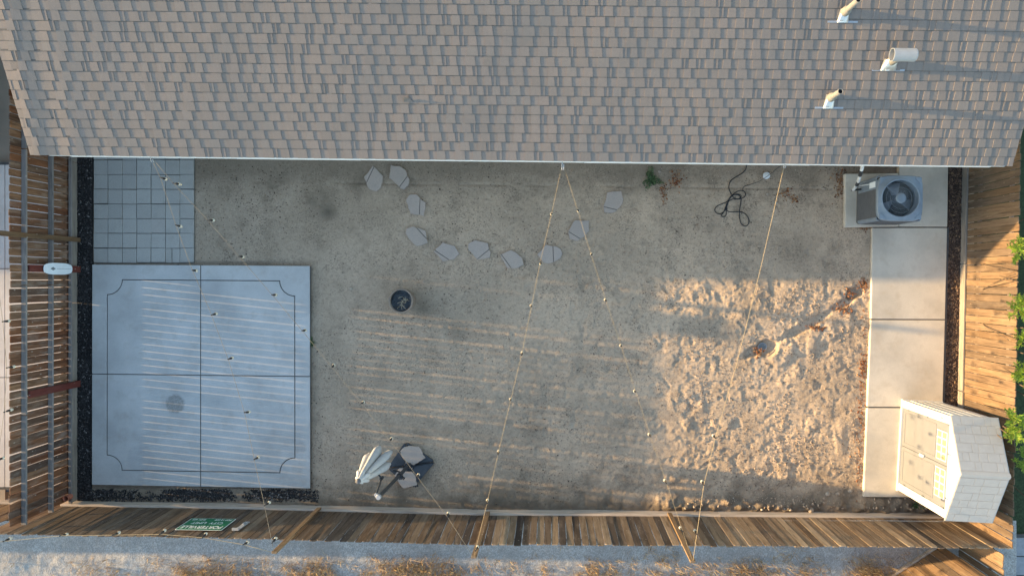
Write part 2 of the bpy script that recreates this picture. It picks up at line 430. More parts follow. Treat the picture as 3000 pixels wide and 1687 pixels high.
M['terracotta'] = plain('terracotta', (0.36, 0.13, 0.08), 0.85, 0.15)
M['sign_green'] = plain('sign_green', (0.01, 0.13, 0.05), 0.45, 0.08)
M['sign_white'] = plain('sign_white', (0.75, 0.75, 0.7), 0.5, 0.05)
M['shed_wall'] = plain('shed_wall', (0.6, 0.58, 0.53), 0.6, 0.03)
M['shed_door'] = plain('shed_door', (0.165, 0.165, 0.17), 0.6, 0.06, scale=3)
M['shed_roof'] = plain('shed_roof', (0.33, 0.31, 0.285), 0.65, 0.05)
M['shed_pane'] = plain('shed_pane', (0.33, 0.29, 0.15), 0.35, 0.05)
M['board_white'] = plain('board_white', (0.68, 0.7, 0.71), 0.45, 0.05)
M['emblem'] = plain('emblem_grey', (0.16, 0.18, 0.19), 0.6, 0.2, scale=40)
M['wire'] = plain('wire_cover', (0.2, 0.16, 0.11), 0.5, 0.1)
M['rope'] = plain('rope_tan', (0.36, 0.26, 0.14), 0.7, 0.1)
M['socket'] = plain('socket_black', (0.02, 0.02, 0.02), 0.5, 0.1)
M['hose'] = plain('hose_black', (0.02, 0.022, 0.024), 0.5, 0.2)
M['pvc'] = plain('pvc_white', (0.68, 0.67, 0.64), 0.5, 0.06)
M['rock'] = plain('rock_tan', (0.36, 0.29, 0.22), 0.95, 0.2, scale=20, bump=0.6)
M['lawn'] = plain('dark_lawn', (0.03, 0.045, 0.018), 0.95, 0.5, scale=25, bump=0.6)
M['far_dirt'] = plain('far_dirt', (0.3, 0.24, 0.18), 0.95, 0.3, scale=0.5)
M['trunk'] = plain('stem_brown', (0.12, 0.08, 0.05), 0.9, 0.2)
M['block'] = plain('block_grey', (0.26, 0.26, 0.27), 0.85, 0.15)
def bulb_mat():
    m, t, b = newmat('bulb_glass', 0.12, 0.5); b.inputs['Base Color'].default_value = (0.62, 0.57, 0.46, 1)
    b.inputs['Transmission Weight'].default_value = 0.25
    return m
M['bulb'] = bulb_mat()

# ---------------------------------------------------------------- the setting: ground sheets
SUNEAVE = math.atan(0.0115)
SLAB_Z, WALK_Z, ALLEY_Z = 0.085, 0.075, 0.45
pit_a = P(2203, 1032); pit_b = P(2245, 1020); pit_c = P(2505, 858); pit_d = P(2415, 925)

def ground_h(X, Y):
    X = np.asarray(X, float); Y = np.asarray(Y, float)
    rough = sst(X, 0.8, 3.2) * sst(-Y, -0.9, 0.9)
    mid = sst(X, -3.5, 1.0) * sst(-Y, -1.3, 0.0)
    h = 0.03 * (vn(X, Y, 0.8, 1) - .5) + (0.016 + 0.01 * mid - 0.012 * rough) * (vn(X, Y, 2.6, 2) - .5)
    h += (0.007 + 0.007 * mid - 0.009 * rough) * (vn(X, Y, 6.5, 3) - .5) + (0.004 + 0.004 * mid - 0.003 * rough) * (vn(X, Y, 14, 4) - .5)
    # scuffs and footprints
    fp = vn(X, Y, 5.2, 5); h -= (0.006 + 0.014 * mid - 0.010 * rough) * sst(fp, 0.70, 0.86)
    fp2 = vn(X * 0.8 + Y * 0.6, Y * 0.8 - X * 0.6, 8.5, 11); h -= (0.003 + 0.010 * mid) * sst(fp2, 0.74, 0.86)
    # clods
    b1 = sst(vn(X, Y, 8, 6), .60, .86) - .8 * sst(1 - vn(X + 3, Y, 7, 6), .66, .86); b2 = sst(vn(X, Y, 17, 7), .58, .86) - .6 * sst(1 - vn(X + 5, Y, 15, 7), .66, .88)
    patch = 0.35 + 0.65 * sst(vn(X, Y, 1.3, 12), 0.4, 0.65)
    h += rough * patch * (0.0060 * b1 + 0.0075 * b2) * (0.25 + 1.5 * vn(X, Y, 1.9, 19)) + rough * 0.02 * sst(vn(X, Y, 3.4, 20), .74, .9)
    h += 0.005 * (vn(X, Y, 23, 8) - .5)
    h += (0.0015 + 0.0065 * rough * patch) * (vn(X, Y, 43.7, 24) - .5)
    def pit(c, rx, ry, ang, depth):
        dx = X - c[0]; dy = Y - c[1]; ca, sa = math.cos(ang), math.sin(ang)
        a = (dx * ca + dy * sa) / rx; b = (-dx * sa + dy * ca) / ry
        return depth * sst(1.0 - np.sqrt(a * a + b * b) + 0.25 * (vn(X, Y, 9, 9) - .5), 0.0, 0.4)
    h -= pit(pit_b, 0.27, 0.2, 0.4, 0.10) + pit(pit_a, 0.24, 0.13, 0.5, 0.09)
    h -= pit(pit_c, 0.22, 0.14, 0.5, 0.12) + pit(P(2478, 885), 0.42, 0.11, 0.62, 0.06)
    h -= pit(P(2360, 955), 0.75, 0.13, 0.5, 0.05) * (0.3 + 1.1 * vn(X, Y, 4, 18))
    h += (0.3 + 1.2 * vn(X, Y, 5, 17)) * (pit(P(2400, 985), 1.1, 0.25, 0.45, 0.025) + pit(P(2290, 1045), 0.3, 0.22, 0.5, 0.025))
    # ridge of loose earth along the right part of the bottom fence
    yb = -4.72 - 0.012 * (X + 1)
    h += 0.085 * np.exp(-((Y - yb) / 0.16) ** 2) * sst(X, 1.6, 2.8) * (0.2 + 1.3 * vn(X, Y, 7, 10) * (0.5 + vn(X, Y, 15, 16)))
    h += 0.04 * np.exp(-((Y - yb) / 0.2) ** 2) * (0.3 + vn(X, Y, 3, 13))
    # drip line under the eave
    yl = 2.06 - 0.0115 * (X + 4.4)
    h -= 0.02 * np.exp(-((Y - yl + 0.02 * (vn(X, Y, 3, 14) - .5)) / 0.025) ** 2) * sst(vn(X, Y, 2.2, 15), 0.25, 0.5)
    # everything paved or bedded lies on flat, lower earth
    for (x0, y0, x1, y1) in FLAT:
        mk = sst(X, x0 - 0.06, x0) * (1 - sst(X, x1, x1 + 0.06)) * sst(Y, y0 - 0.06, y0) * (1 - sst(Y, y1, y1 + 0.06))
        h = h * (1 - mk) + (-0.03) * mk
    return h
def rect(u0, v0, u1, v1):
    a = P(u0, v0); b = P(u1, v1); return (min(a[0], b[0]), min(a[1], b[1]), max(a[0], b[0]), max(a[1], b[1]))
FLAT = [rect(275, 772, 905, 1425), rect(278, 440, 566, 772), rect(2480, 440, 2775, 664), rect(2562, 664, 2765, 1190), rect(2545, 1190, 2755, 1450)]

def grid_obj(name, x0, x1, y0, y1, step, hf, mat, z=0.0, smooth=True):
    xs = np.arange(x0, x1 + step / 2, step); ys = np.arange(y0, y1 + step / 2, step)
    X, Y = np.meshgrid(xs, ys); Z = hf(X, Y)
    v = np.stack([X - x0, Y - y0, Z], -1).reshape(-1, 3)
    nx, ny = len(xs), len(ys)
    i = np.arange((ny - 1) * (nx - 1)); r = i // (nx - 1); c = i % (nx - 1); a = r * nx + c
    f = np.stack([a, a + 1, a + nx + 1, a + nx], -1)
    me = bpy.data.meshes.new(name)
    me.vertices.add(len(v)); me.vertices.foreach_set('co', v.astype(np.float32).ravel())
    me.loops.add(f.size); me.loops.foreach_set('vertex_index', f.astype(np.int32).ravel())
    me.polygons.add(len(f)); me.polygons.foreach_set('loop_start', np.arange(0, f.size, 4, dtype=np.int32))
    me.update(calc_edges=True)
    me.polygons.foreach_set('use_smooth', np.full(len(f), smooth))
    me.materials.append(mat)
    o = bpy.data.objects.new(name, me); link(o); place(o, (x0, y0, z), None)
    return tag(o, kind='structure')

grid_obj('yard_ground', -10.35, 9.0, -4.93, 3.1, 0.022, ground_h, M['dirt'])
def alley_h(X, Y):
    return ALLEY_Z + 0.05 * (vn(X, Y, 1.1, 21) - .5) + 0.022 * (vn(X, Y, 5, 22) - .5) * sst(-Y, 5.3, 6.0) + 0.010 * (vn(X, Y, 16, 23) - .5)
grid_obj('gravel_path', -13.5, 9.6, -7.6, -4.96, 0.03, alley_h, M['gravel'])
b = MB(); b.box((0, 0, -0.35), (900, 900, 0.3)); o = b.build('ground', M['far_dirt']); tag(o, kind='structure')
b = MB(); b.box((9.02 + 4, -2, -0.11), (8, 24, 0.2)); o = b.build('neighbour_lawn', M['lawn']); tag(o, kind='structure')
b = MB(); b.box((-11.6 - 5, -10.3, -0.06), (10, 11.7, 0.2)); o = b.build('neighbour_ground', M['far_dirt']); tag(o, kind='structure')

# ---------------------------------------------------------------- patio slab with scored border and joints
o_sl = MB()
C_TL, C_TR, C_BR, C_BL = P(270, 775, SLAB_Z), P(907, 779, SLAB_Z), P(908, 1430, SLAB_Z), P(269, 1419, SLAB_Z)
def slab_pt(x, y, W=638.0, Hh=648.0):
    a, c = x / W, y / Hh
    return (C_TL * (1 - a) + C_TR * a) * (1 - c) + (C_BL * (1 - a) + C_BR * a) * c
base_pts = [slab_pt(1, 1), slab_pt(637, 1), slab_pt(637, 647), slab_pt(1, 647)]
o_sl.prism(base_pts, -0.06, SLAB_Z - 0.012)
slab = o_sl.build('patio_slab', M['joint'], origin=(*slab_pt(319, 324)[:2], 0)); tag(slab, kind='structure')
g_, ins, rad = 1.35, 44.0, 44.0
jx, jy = 318.0, 322.0
for qx in (0, 1):
    for qy in (0, 1):
        Wx = jx if qx == 0 else 638 - jx
        Wy = jy if qy == 0 else 648 - jy
        arc = [math.pi / 2 * k / 10 for k in range(11)]
        outer = [(0, 0), (Wx - g_, 0), (Wx - g_, ins - g_), (ins + rad - g_, ins - g_)]
        outer += [(ins + (rad - g_) * math.cos(t), ins + (rad - g_) * math.sin(t)) for t in arc]
        outer += [(ins - g_, ins + rad - g_), (ins - g_, Wy - g_), (0, Wy - g_)]
        inner = [(Wx - g_, ins + g_), (ins + rad + g_, ins + g_)]
        inner += [(ins + (rad + g_) * math.cos(t), ins + (rad + g_) * math.sin(t)) for t in arc[1:-1]]
        inner += [(ins + g_, ins + rad + g_), (ins + g_, Wy - g_), (Wx - g_, Wy - g_)]
        for nm, poly in (('border_panel', outer), ('centre_panel', inner)):
            pts = [slab_pt(x if qx == 0 else 638 - x, y if qy == 0 else 648 - y) for x, y in poly]
            m_ = MB(); m_.prism(pts, SLAB_Z - 0.03, SLAB_Z); m_.build(nm, M['slab'], slab, bevel=0.006)

# ---------------------------------------------------------------- square pavers by the house
pv_base = MB(); pv_base.prism([P(275, 440), P(569, 440), P(569, 771), P(274, 771)], -0.05, -0.012)
pav = pv_base.build('paver_patio', M['paver_sand'], origin=(*P(420, 620)[:2], 0)); tag(pav, kind='structure')
for r in range(8):
    for c in range(7):
        u0 = 274.5 + c * 42.1; u1 = u0 + 41.0 + random.uniform(-0.7, 0.2)
        v0 = 469.5 + (r - 1) * 43.0; v1 = v0 + 41.8 + random.uniform(-0.8, 0.1)
        if c == 6: u1 = 567
        z = 0.022 + random.uniform(-0.006, 0.006)
        du, dv = random.uniform(-.5, .5), random.uniform(-.6, .6); sk = random.uniform(-.6, .6)
        if r == 7 and c == 5:
            parts = [(u0, u0 + 17), (u0 + 19, u1)]
        else: parts = [(u0, u1)]
        for (a0, a1) in parts:
            m_ = MB(); m_.prism([P(a0 + du, v0 + dv, z), P(a1 + du, v0 + dv + sk, z), P(a1 + du + sk * .5, v1 + dv + sk, z), P(a0 + du, v1 + dv, z)], -0.03, z)
            m_.build('paver', M['paver'], pav, bevel=0.005)

# ---------------------------------------------------------------- concrete walk on the right
wk_base = MB(); wk_base.prism([P(2558, 667), P(2776, 667), P(2757, 1454), P(2533, 1452)], -0.06, WALK_Z - 0.02)
walk = wk_base.build('concrete_walk', M['joint'], origin=(*P(2650, 1000)[:2], 0)); tag(walk, kind='structure')
for q in ([(2634, 440), (2779, 440), (2776, 664.5), (2634, 664)], [(2556, 667.5), (2775.5, 667.5), (2769, 935), (2552, 934)],
          [(2552, 937.5), (2769, 938), (2762, 1192), (2541, 1191)], [(2541, 1195), (2762, 1196), (2756, 1457), (2530, 1455)]):
    m_ = MB(); m_.prism([P(u, v, WALK_Z) for u, v in q], -0.06, WALK_Z); m_.build('walk_panel', M['walk'], walk, bevel=0.012)
m_ = MB(); m_.prism([P(u, v, WALK_Z) for u, v in ((2475, 509), (2632.5, 508), (2632.5, 664), (2476, 666))], -0.06, WALK_Z + 0.012)
m_.build('condenser_pad', M['walk'], walk, bevel=0.02)

# neighbour's walk behind the left fence
nb = MB(); nb.box((-13, -1, -0.04), (3.0, 7.0, 0.12)); nwk = nb.build('neighbour_walk', M['joint'], origin=(-13, -1, 0)); tag(nwk, kind='structure')
ys = [2.45, 0.24, -2.07, -4.4]
for k in range(3):
    for (xa, xb) in ((-14.4, -11.600), (-11.588, -10.4)):
        m_ = MB(); m_.prism([(xa, ys[k] - 0.008), (xb, ys[k] - 0.008), (xb, ys[k + 1] + 0.008), (xa, ys[k + 1] + 0.008)], -0.02, 0.05)
        m_.build('walk_panel', M['neigh_walk'], nwk, bevel=0.006)

# ---------------------------------------------------------------- the house: shingled roof, fascia, walls
ZE, PITCH = 3.05, 0.465
EL, ER = P(89, 452, ZE), P(2966, 485, ZE)
es = (ER - EL); ELEN = np.linalg.norm(es); es /= ELEN
eh = np.array([-es[1], es[0], 0.0])                                   # horizontal, up the slope
et = (eh + np.array([0, 0, PITCH])); et /= np.linalg.norm(et)
en = np.cross(es, et)
def und(s, t):                                                        # sheathing waves, strongest near the left rake
    a = np.exp(-max(s - 0.25, 0) / 0.7)
    return 0.011 * a * math.sin((s - 0.1 * t) * 9.5) + 0.004 * math.sin(s * 1.1 + t * 0.8) + 0.003 * math.sin(s * 2.9 - t)
def R(s, t, n=0.0): return EL + es * s + et * t + en * (n + und(s, t))
def roof_hit(u, v):
    d = P(u, v, 0) - np.array([0, 0, H]); o_ = np.array([0, 0, H])
    k = np.dot(EL - o_, en) / np.dot(d, en); q = o_ + d * k
    return np.dot(q - EL, es), np.dot(q - EL, et)
TOPT = 6.6
house = thing('house', 'single-storey house with brown-grey shingle roof and white fascia along the top of the yard', 'house', (*(EL + es * ELEN / 2)[:2], 0))
rd = MB()
ridge_l, ridge_r = R(0.03, TOPT, -0.03), R(ELEN - 0.03, TOPT, -0.03)
rd.hexa([R(0.03, 0.02, -0.05), R(ELEN - 0.03, 0.02, -0.05), R(ELEN - .03, TOPT, -.05), R(.03, TOPT, -.05)],
        [R(0.03, 0.02, -0.012), R(ELEN - 0.03, 0.02, -0.012), R(ELEN - .03, TOPT, -.012), R(.03, TOPT, -.012)])
far_e = eh * 12.6
rd.hexa([ridge_l - (0, 0, .02), ridge_r - (0, 0, .02), EL + es * ELEN + far_e, EL + far_e],
        [ridge_l + (0, 0, .02), ridge_r + (0, 0, .02), EL + es * ELEN + far_e + (0, 0, .05), EL + far_e + (0, 0, .05)])
rd.tone = 0.4
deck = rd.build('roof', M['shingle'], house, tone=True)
EXP = 0.1535
NROW = 27
units = []
for j in range(NROW):
    s = -random.uniform(0, 0.28)
    while s < ELEN:
        wd = random.choice([0.23, 0.26, 0.27, 0.28, 0.28, 0.30, 0.33])
        a, e_ = max(s, 0.0), min(s + wd, ELEN)
        if e_ - a > 0.03: units.append((j, a, e_, random.random(), random.random(), random.random()))
        s += wd
def shingle(mb, j, a, e_, r1, r2, r3):
    t0 = j * EXP + (0.0 if j else -0.012); t1 = (j + 1) * EXP + 0.02
    n0, n1 = 0.0105, 0.0005
    def slab_(sa, sb, sa1, sb1, up, th, tone, tt0=t0):
        mb.tone = tone
        bt = [R(sa, tt0, n0 + up - th), R(sb, tt0, n0 + up - th), R(sb1, t1, n1 + up - th), R(sa1, t1, n1 + up - th)]
        tp = [R(sa, tt0, n0 + up), R(sb, tt0, n0 + up), R(sb1, t1, n1 + up), R(sa1, t1, n1 + up)]
        mb.hexa(bt, tp)
    slab_(a, e_, a, e_, 0.0, 0.009, 0.22 + 0.5 * r1)
    wd = e_ - a
    if wd > 0.15:
        f0 = 0.46 + 0.12 * (r2 - .5); tp = 0.012 * (r3 - .3)
        sa = a + wd * f0; sb = e_ - 0.001
        slab_(sa, sb, sa + tp, sb - 0.014, 0.0068, 0.0066, 0.25 + 0.6 * r3, t0 - 0.001)
        if r2 > 0.80:                                                 # narrow extra tooth
            slab_(a + wd * 0.14, a + wd * 0.24, a + wd * 0.15, a + wd * 0.23, 0.0062, 0.006, 0.2 + 0.7 * r1, t0 - 0.001)
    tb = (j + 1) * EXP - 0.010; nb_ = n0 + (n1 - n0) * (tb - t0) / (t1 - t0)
    mb.tone = 0.0; up = 0.0070  # dark band as printed on shingles, painting in the shade under the next butt
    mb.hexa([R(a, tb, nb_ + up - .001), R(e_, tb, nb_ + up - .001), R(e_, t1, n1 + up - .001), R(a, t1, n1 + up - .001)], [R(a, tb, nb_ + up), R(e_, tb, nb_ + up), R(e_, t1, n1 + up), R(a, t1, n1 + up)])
# rows near the top of the frame are nearest the camera and show largest: those are single parts
vis_top = roof_hit(1500, 0)[1]
jtop = int(vis_top / EXP)
cand = [q for q in units if q[0] <= jtop and q[0] >= jtop - 5 and roof_hit(0, 40)[0] < q[1]]
cand.sort(key=lambda q: -q[0]); parts_set = set(map(id, cand[:296]))
rest = MB()
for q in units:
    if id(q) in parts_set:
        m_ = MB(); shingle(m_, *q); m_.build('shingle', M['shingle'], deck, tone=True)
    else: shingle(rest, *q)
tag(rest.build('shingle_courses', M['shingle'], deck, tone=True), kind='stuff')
# one curled-up shingle corner
s_, t_ = roof_hit(1190, 296)
m_ = MB(); m_.tone = 0.3
a0, a1, a2, a3 = R(s_ - .045, t_ - .012, .013), R(s_ + .12, t_ - .015, .013), R(s_ + .06, t_ + .05, .02), R(s_ - 0.012, t_ + .075, .085)
up = en * 0.005
m_.add([a0, a1, a2, a3, a0 + up, a1 + up, a2 + up, a3 + up], [(0, 2, 1), (0, 3, 2), (4, 5, 6), (4, 6, 7), (0, 1, 5, 4), (1, 2, 6, 5), (2, 3, 7, 6), (3, 0, 4, 7)])
o = m_.build('lifted_shingle', M['shingle'], deck, tone=True); o['label'] = 'curled shingle corner standing up from the roof'
# fascia and drip edge
def along(mb, s0, s1, off, zt, zb, th):
    p = lambda s, d, z: EL + es * s - eh * d + np.array([0, 0, z])
    mb.hexa([p(s0, off + th, zb), p(s1, off + th, zb), p(s1, off, zb), p(s0, off, zb)], [p(s0, off + th, zt), p(s1, off + th, zt), p(s1, off, zt), p(s0, off, zt)])
cuts = [0.55, 3.4, 5.55, 9.4, 13.3, ELEN - 0.25]
for k in range(len(cuts) - 1):
    m_ = MB(); along(m_, cuts[k] + 0.003, cuts[k + 1] - 0.003, -0.035 + 0.004 * (k % 2), -0.022, -0.235, 0.035); m_.build('fascia_board', M['white'], house, bevel=0.004)
m_ = MB(); along(m_, 0.30, ELEN - 0.12, 0.010, -0.006, -0.05, 0.006); m_.build('drip_edge', M['white'], house)
m_ = MB(); along(m_, 0.4, ELEN - 0.4, -0.62, -0.236, -0.25, 0.58); m_.build('soffit', M['white'], house)
m_ = MB()
wl = lambda s, d, z: EL + es * s + eh * d + np.array([0, 0, z - ZE])
for (s0, d0, s1, d1) in ((0.35, 0.6, ELEN - .5, 0.75), (0.35, 11.6, ELEN - .5, 11.75), (0.35, 0.75, 0.5, 11.6), (ELEN - .65, 0.75, ELEN - .5, 11.6)):
    m_.hexa([wl(s0, d0, -.05), wl(s1, d0, -.05), wl(s1, d1, -.05), wl(s0, d1, -.05)], [wl(s0, d0, 2.8), wl(s1, d0, 2.8), wl(s1, d1, 2.8), wl(s0, d1, 2.8)])
m_.build('wall', M['wall'], house)

# neighbour's house to the left, out of frame: its eave shades the upper left of the yard
NL = EL - es * 3.1; 
nh = thing('house', 'neighbouring house left of the fence, on the same eave line', 'house', (*(NL - es * 14)[:2], 0))
m_ = MB(); m_.tone = 0.4
q0, q1 = NL - es * 34, NL
top = et * TOPT
m_.hexa([q0 - (0, 0, .05), q1 - (0, 0, .05), q1 + top - (0, 0, .05), q0 + top - (0, 0, .05)], [q0, q1, q1 + top, q0 + top])
m_.hexa([q0 + top - (0, 0, .05), q1 + top - (0, 0, .05), q1 + far_e - (0, 0, .05), q0 + far_e - (0, 0, .05)], [q0 + top, q1 + top, q1 + far_e, q0 + far_e])
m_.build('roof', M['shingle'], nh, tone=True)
m_ = MB()
w0, w1 = q0 + es * .4 + eh * .6, q1 - es * .4 + eh * .6
dn = np.array([0, 0, 1.0])
m_.hexa([w0 - dn * 3.05, w1 - dn * 3.05, w1 + eh * 11 - dn * 3.05, w0 + eh * 11 - dn * 3.05], [w0 - dn * .25, w1 - dn * .25, w1 + eh * 11 - dn * .25, w0 + eh * 11 - dn * .25])
m_.build('wall', M['wall'], nh)

pil = thing('shadow_pillar', "unseen square pillar added beyond the left edge to cast a shadow", 'pillar', (-14.6, 0.92, 0))  # unseen pillar, added for the shadow it casts across the sunlit dirt
m_ = MB(); m_.box((-14.6, 0.92, 1.31), (0.44, 0.42, 2.62)); m_.build('shaft', M['wall'], pil, bevel=0.01)
m_ = MB(); m_.box((-14.6, 0.92, 2.655), (0.5, 0.47, 0.07)); m_.build('cap', M['wall'], pil, bevel=0.01)

# ---------------------------------------------------------------- roof vents
def roof_vent(u, v, label, kind, plate_px, top_px):
    s0, t0 = roof_hit(u, v)
    base = R(s0, t0)
    t = thing('roof_vent', label, 'vent', base, 'vents on the shingle roof')
    sa, tp = roof_hit(plate_px[0], plate_px[2]); sb, _ = roof_hit(plate_px[1], plate_px[2])
    m_ = MB(); m_.hexa([R(sa, tp, .013), R(sb, tp, .013), R(sb, tp + .03, .013), R(sa, tp + .03, .013)], [R(sa, tp, .018), R(sb, tp, .018), R(sb, tp + .03, .016), R(sa, tp + .03, .016)])
    m_.build('flashing', M['galv'], t)
    m_ = MB(); n = 12; vs = []
    rings = ((tp + .005, .088, .02), (tp + .06, .084, .045), (t0, .074, .08), (t0 + .05, .066, .09)) if kind == 'pipe' else ((tp + .005, .125, .02), (tp + .06, .12, .06), (t0, .108, .11), (t0 + .05, .095, .12))
    for (tt, ww, hh) in rings:
        for i in range(n + 1):
            a = math.pi * i / n
            vs.append(R(s0 - ww * math.cos(a), tt, 0.012 + hh * min(1, math.sin(a) * 1.25)))
    fs = []
    for k in range(3):
        for i in range(n): fs.append((k * (n + 1) + i, k * (n + 1) + i + 1, (k + 1) * (n + 1) + i + 1, (k + 1) * (n + 1) + i))
    m_.add(vs, fs); m_.build('boot', M['boot'], t, smooth=True)
    # sticker on the boot
    m_ = MB(); ss = s0 - 0.03
    m_.hexa([R(ss - .03, tp + .008, .042), R(ss + .03, tp + .012, .042), R(ss + .035, tp + .03, .052), R(ss - .025, tp + .026, .052)], [R(ss - .03, tp + .008, .046), R(ss + .03, tp + .012, .046), R(ss + .035, tp + .03, .056), R(ss - .025, tp + .026, .056)])
    m_.build('sticker', M['label'], t)
    if kind == 'pipe':
        c = R(s0, t0 + .03, .1)
        m_ = MB(); m_.lathe(c - (0, 0, .12), [(.07, 0), (.072, .07), (.07, .12), (.062, .155), (.05, .175), (.044, .178)], 20); m_.build('collar', M['vent_paint'], t, smooth=True)
        zt = c[2] + top_px
        pc = np.array([c[0], c[1], 0])
        m_ = MB(); m_.lathe((c[0], c[1], c[2] - .05), [(.044, 0), (.044, top_px + .05), (.036, top_px + .05), (.036, top_px - .12)], 20); m_.build('pipe', M['vent_paint'], t, smooth=True)
        m_ = MB(); m_.cyl((c[0], c[1], zt - .1), (c[0], c[1], zt - .03), .0362, n=20); m_.build('pipe_bore', M['black'], t)
    else:
        c = R(s0, t0 + .04, .12)
        m_ = MB(); m_.cyl(c - (0, 0, .1), c + (0, 0, .2), .068, .066, 24); m_.build('stem', M['vent_paint'], t, smooth=False)
        cz = c + np.array([0, 0, .27])
        L0, L1, rr = -0.155, 0.215, 0.1
        d = es; up_ = np.array([0, 0, 1.0]); sd_ = np.cross(up_, d); n = 28
        def ring(x, r, z=0): return [cz + d * x + up_ * (z + r * math.sin(2 * math.pi * i / n)) + sd_ * (r * math.cos(2 * math.pi * i / n)) for i in range(n)]
        vs = ring(L0, rr) + ring(0, rr) + ring(L1 - .015, rr) + ring(L1, rr - .012) + ring(L0, rr - .008) + ring(L0 + .25, rr - .008)
        fs = []
        for k, l in ((0, 1), (1, 2), (2, 3), (4, 0), (5, 4)):
            for i in range(n): fs.append((k * n + i, k * n + (i + 1) % n, l * n + (i + 1) % n, l * n + i))
        fs.append(tuple(range(3 * n, 4 * n))); fs.append(tuple(range(5 * n, 6 * n)))
        m_ = MB(); m_.add(vs, fs); m_.build('hood', M['vent_grey'], t, smooth=False, bevel=0.004)
    return t
roof_vent(2431, 286, 'short cream vent pipe with open black mouth, nearest the eave', 'pipe', (2386, 2469, 318), 0.33)
roof_vent(2606, 182, 'grey metal roof vent with wide horizontal hood, right of both pipes', 'hood', (2553, 2649, 208), 0)
roof_vent(2473, 36, 'cream vent pipe on grey boot at the top edge of the roof', 'pipe', (2423, 2512, 67), 0.42)

# ---------------------------------------------------------------- fences
def picket_mesh(name, wd, ht, th=0.016, ear=0.03, rnd=True, mat=None, seed=0):
    """a dog-eared board: x along the fence, y through it, z up; origin at bottom centre"""
    r = random.Random(seed)
    n = 7; prof = []
    ph, am = r.uniform(0, 6), r.uniform(0.0, 0.002)
    for k in range(n):
        z = (ht - ear) * k / (n - 1); prof.append((wd / 2 + am * math.sin(ph + 3 * z), z))
    if rnd: prof += [(wd / 2 - ear * .12, ht - ear * .45), (wd / 2 - ear * .45, ht - ear * .12), (wd / 2 - ear, ht)]
    else: prof += [(wd / 2 - ear, ht)]
    bow = r.uniform(-0.008, 0.008)
    vs = []; m = len(prof)
    for y in (-th / 2, th / 2):
        for (x, z) in prof:
            yy = y + bow * (z / ht) ** 2
            vs.append((x, yy, z)); vs.append((-x, yy, z))
    fs = []
    for k in range(m - 1):
        a = 2 * k; bb = 2 * m + 2 * k
        fs.append((a, a + 1, a + 3, a + 2)); fs.append((bb, bb + 2, bb + 3, bb + 1))
        fs.append((a, a + 2, bb + 2, bb)); fs.append((a + 1, bb + 1, bb + 3, a + 3))
    t = 2 * (m - 1); fs.append((t, t + 1, 2 * m + t + 1, 2 * m + t)); fs.append((0, 2 * m, 2 * m + 1, 1))
    me = bpy.data.meshes.new(name); me.from_pydata(vs, [], fs); me.update(); me.materials.append(mat)
    return me

def poly_at(pts, d):
    for k in range(len(pts) - 1):
        L = np.linalg.norm(pts[k + 1] - pts[k])
        if d <= L or k == len(pts) - 2:
            u = (pts[k + 1] - pts[k]) / L; return pts[k] + u * d, u
        d -= L

PMESH = {}
def pickets(parent, pts, back, pitch, gap, ht, z0, mat, ear=0.03, rnd=True, lean=0.004, meshname='picket', d0=0.0, d1=None):
    """row of boards along the polyline pts, set `back` metres behind it (to the right of travel)"""
    total = sum(np.linalg.norm(pts[k + 1] - pts[k]) for k in range(len(pts) - 1))
    if d1 is None: d1 = total
    key = (pitch, gap, ht, ear, rnd, mat.name)
    if key not in PMESH: PMESH[key] = [picket_mesh(meshname, pitch - gap, ht, ear=ear, rnd=rnd, mat=mat, seed=k) for k in range(6)]
    meshes = PMESH[key]
    d = d0; i = 0
    while d < d1:
        p, u = poly_at(pts, d); nrm = np.array([u[1], -u[0], 0])
        o = bpy.data.objects.new('picket', meshes[random.randrange(6)]); link(o)
        q = p + nrm * (back + random.uniform(-.005, .005)); q[2] = z0 + random.uniform(-.012, .006)
        place(o, q, parent)
        o.rotation_euler = (random.gauss(0, lean * 0.9), random.gauss(0, lean), math.atan2(u[1], u[0]) + (math.pi if random.random() < .5 else 0))
        o.scale = (1 + random.uniform(-.02, .005), 1, 1)
        d += pitch; i += 1

def beam(mb, a, b, off, wd, zb, zt):
    """board from a to b; spans off..off+wd to the right of travel"""
    a = np.array(a, float); b = np.array(b, float); u = b - a; u[2] = 0; u /= np.linalg.norm(u); n = np.array([u[1], -u[0], 0])
    z = lambda p, h: np.array([p[0], p[1], h])
    mb.hexa([z(a + n * (off + wd), zb), z(b + n * (off + wd), zb), z(b + n * off, zb), z(a + n * off, zb)],
            [z(a + n * (off + wd), zt), z(b + n * (off + wd), zt), z(b + n * off, zt), z(a + n * off, zt)])

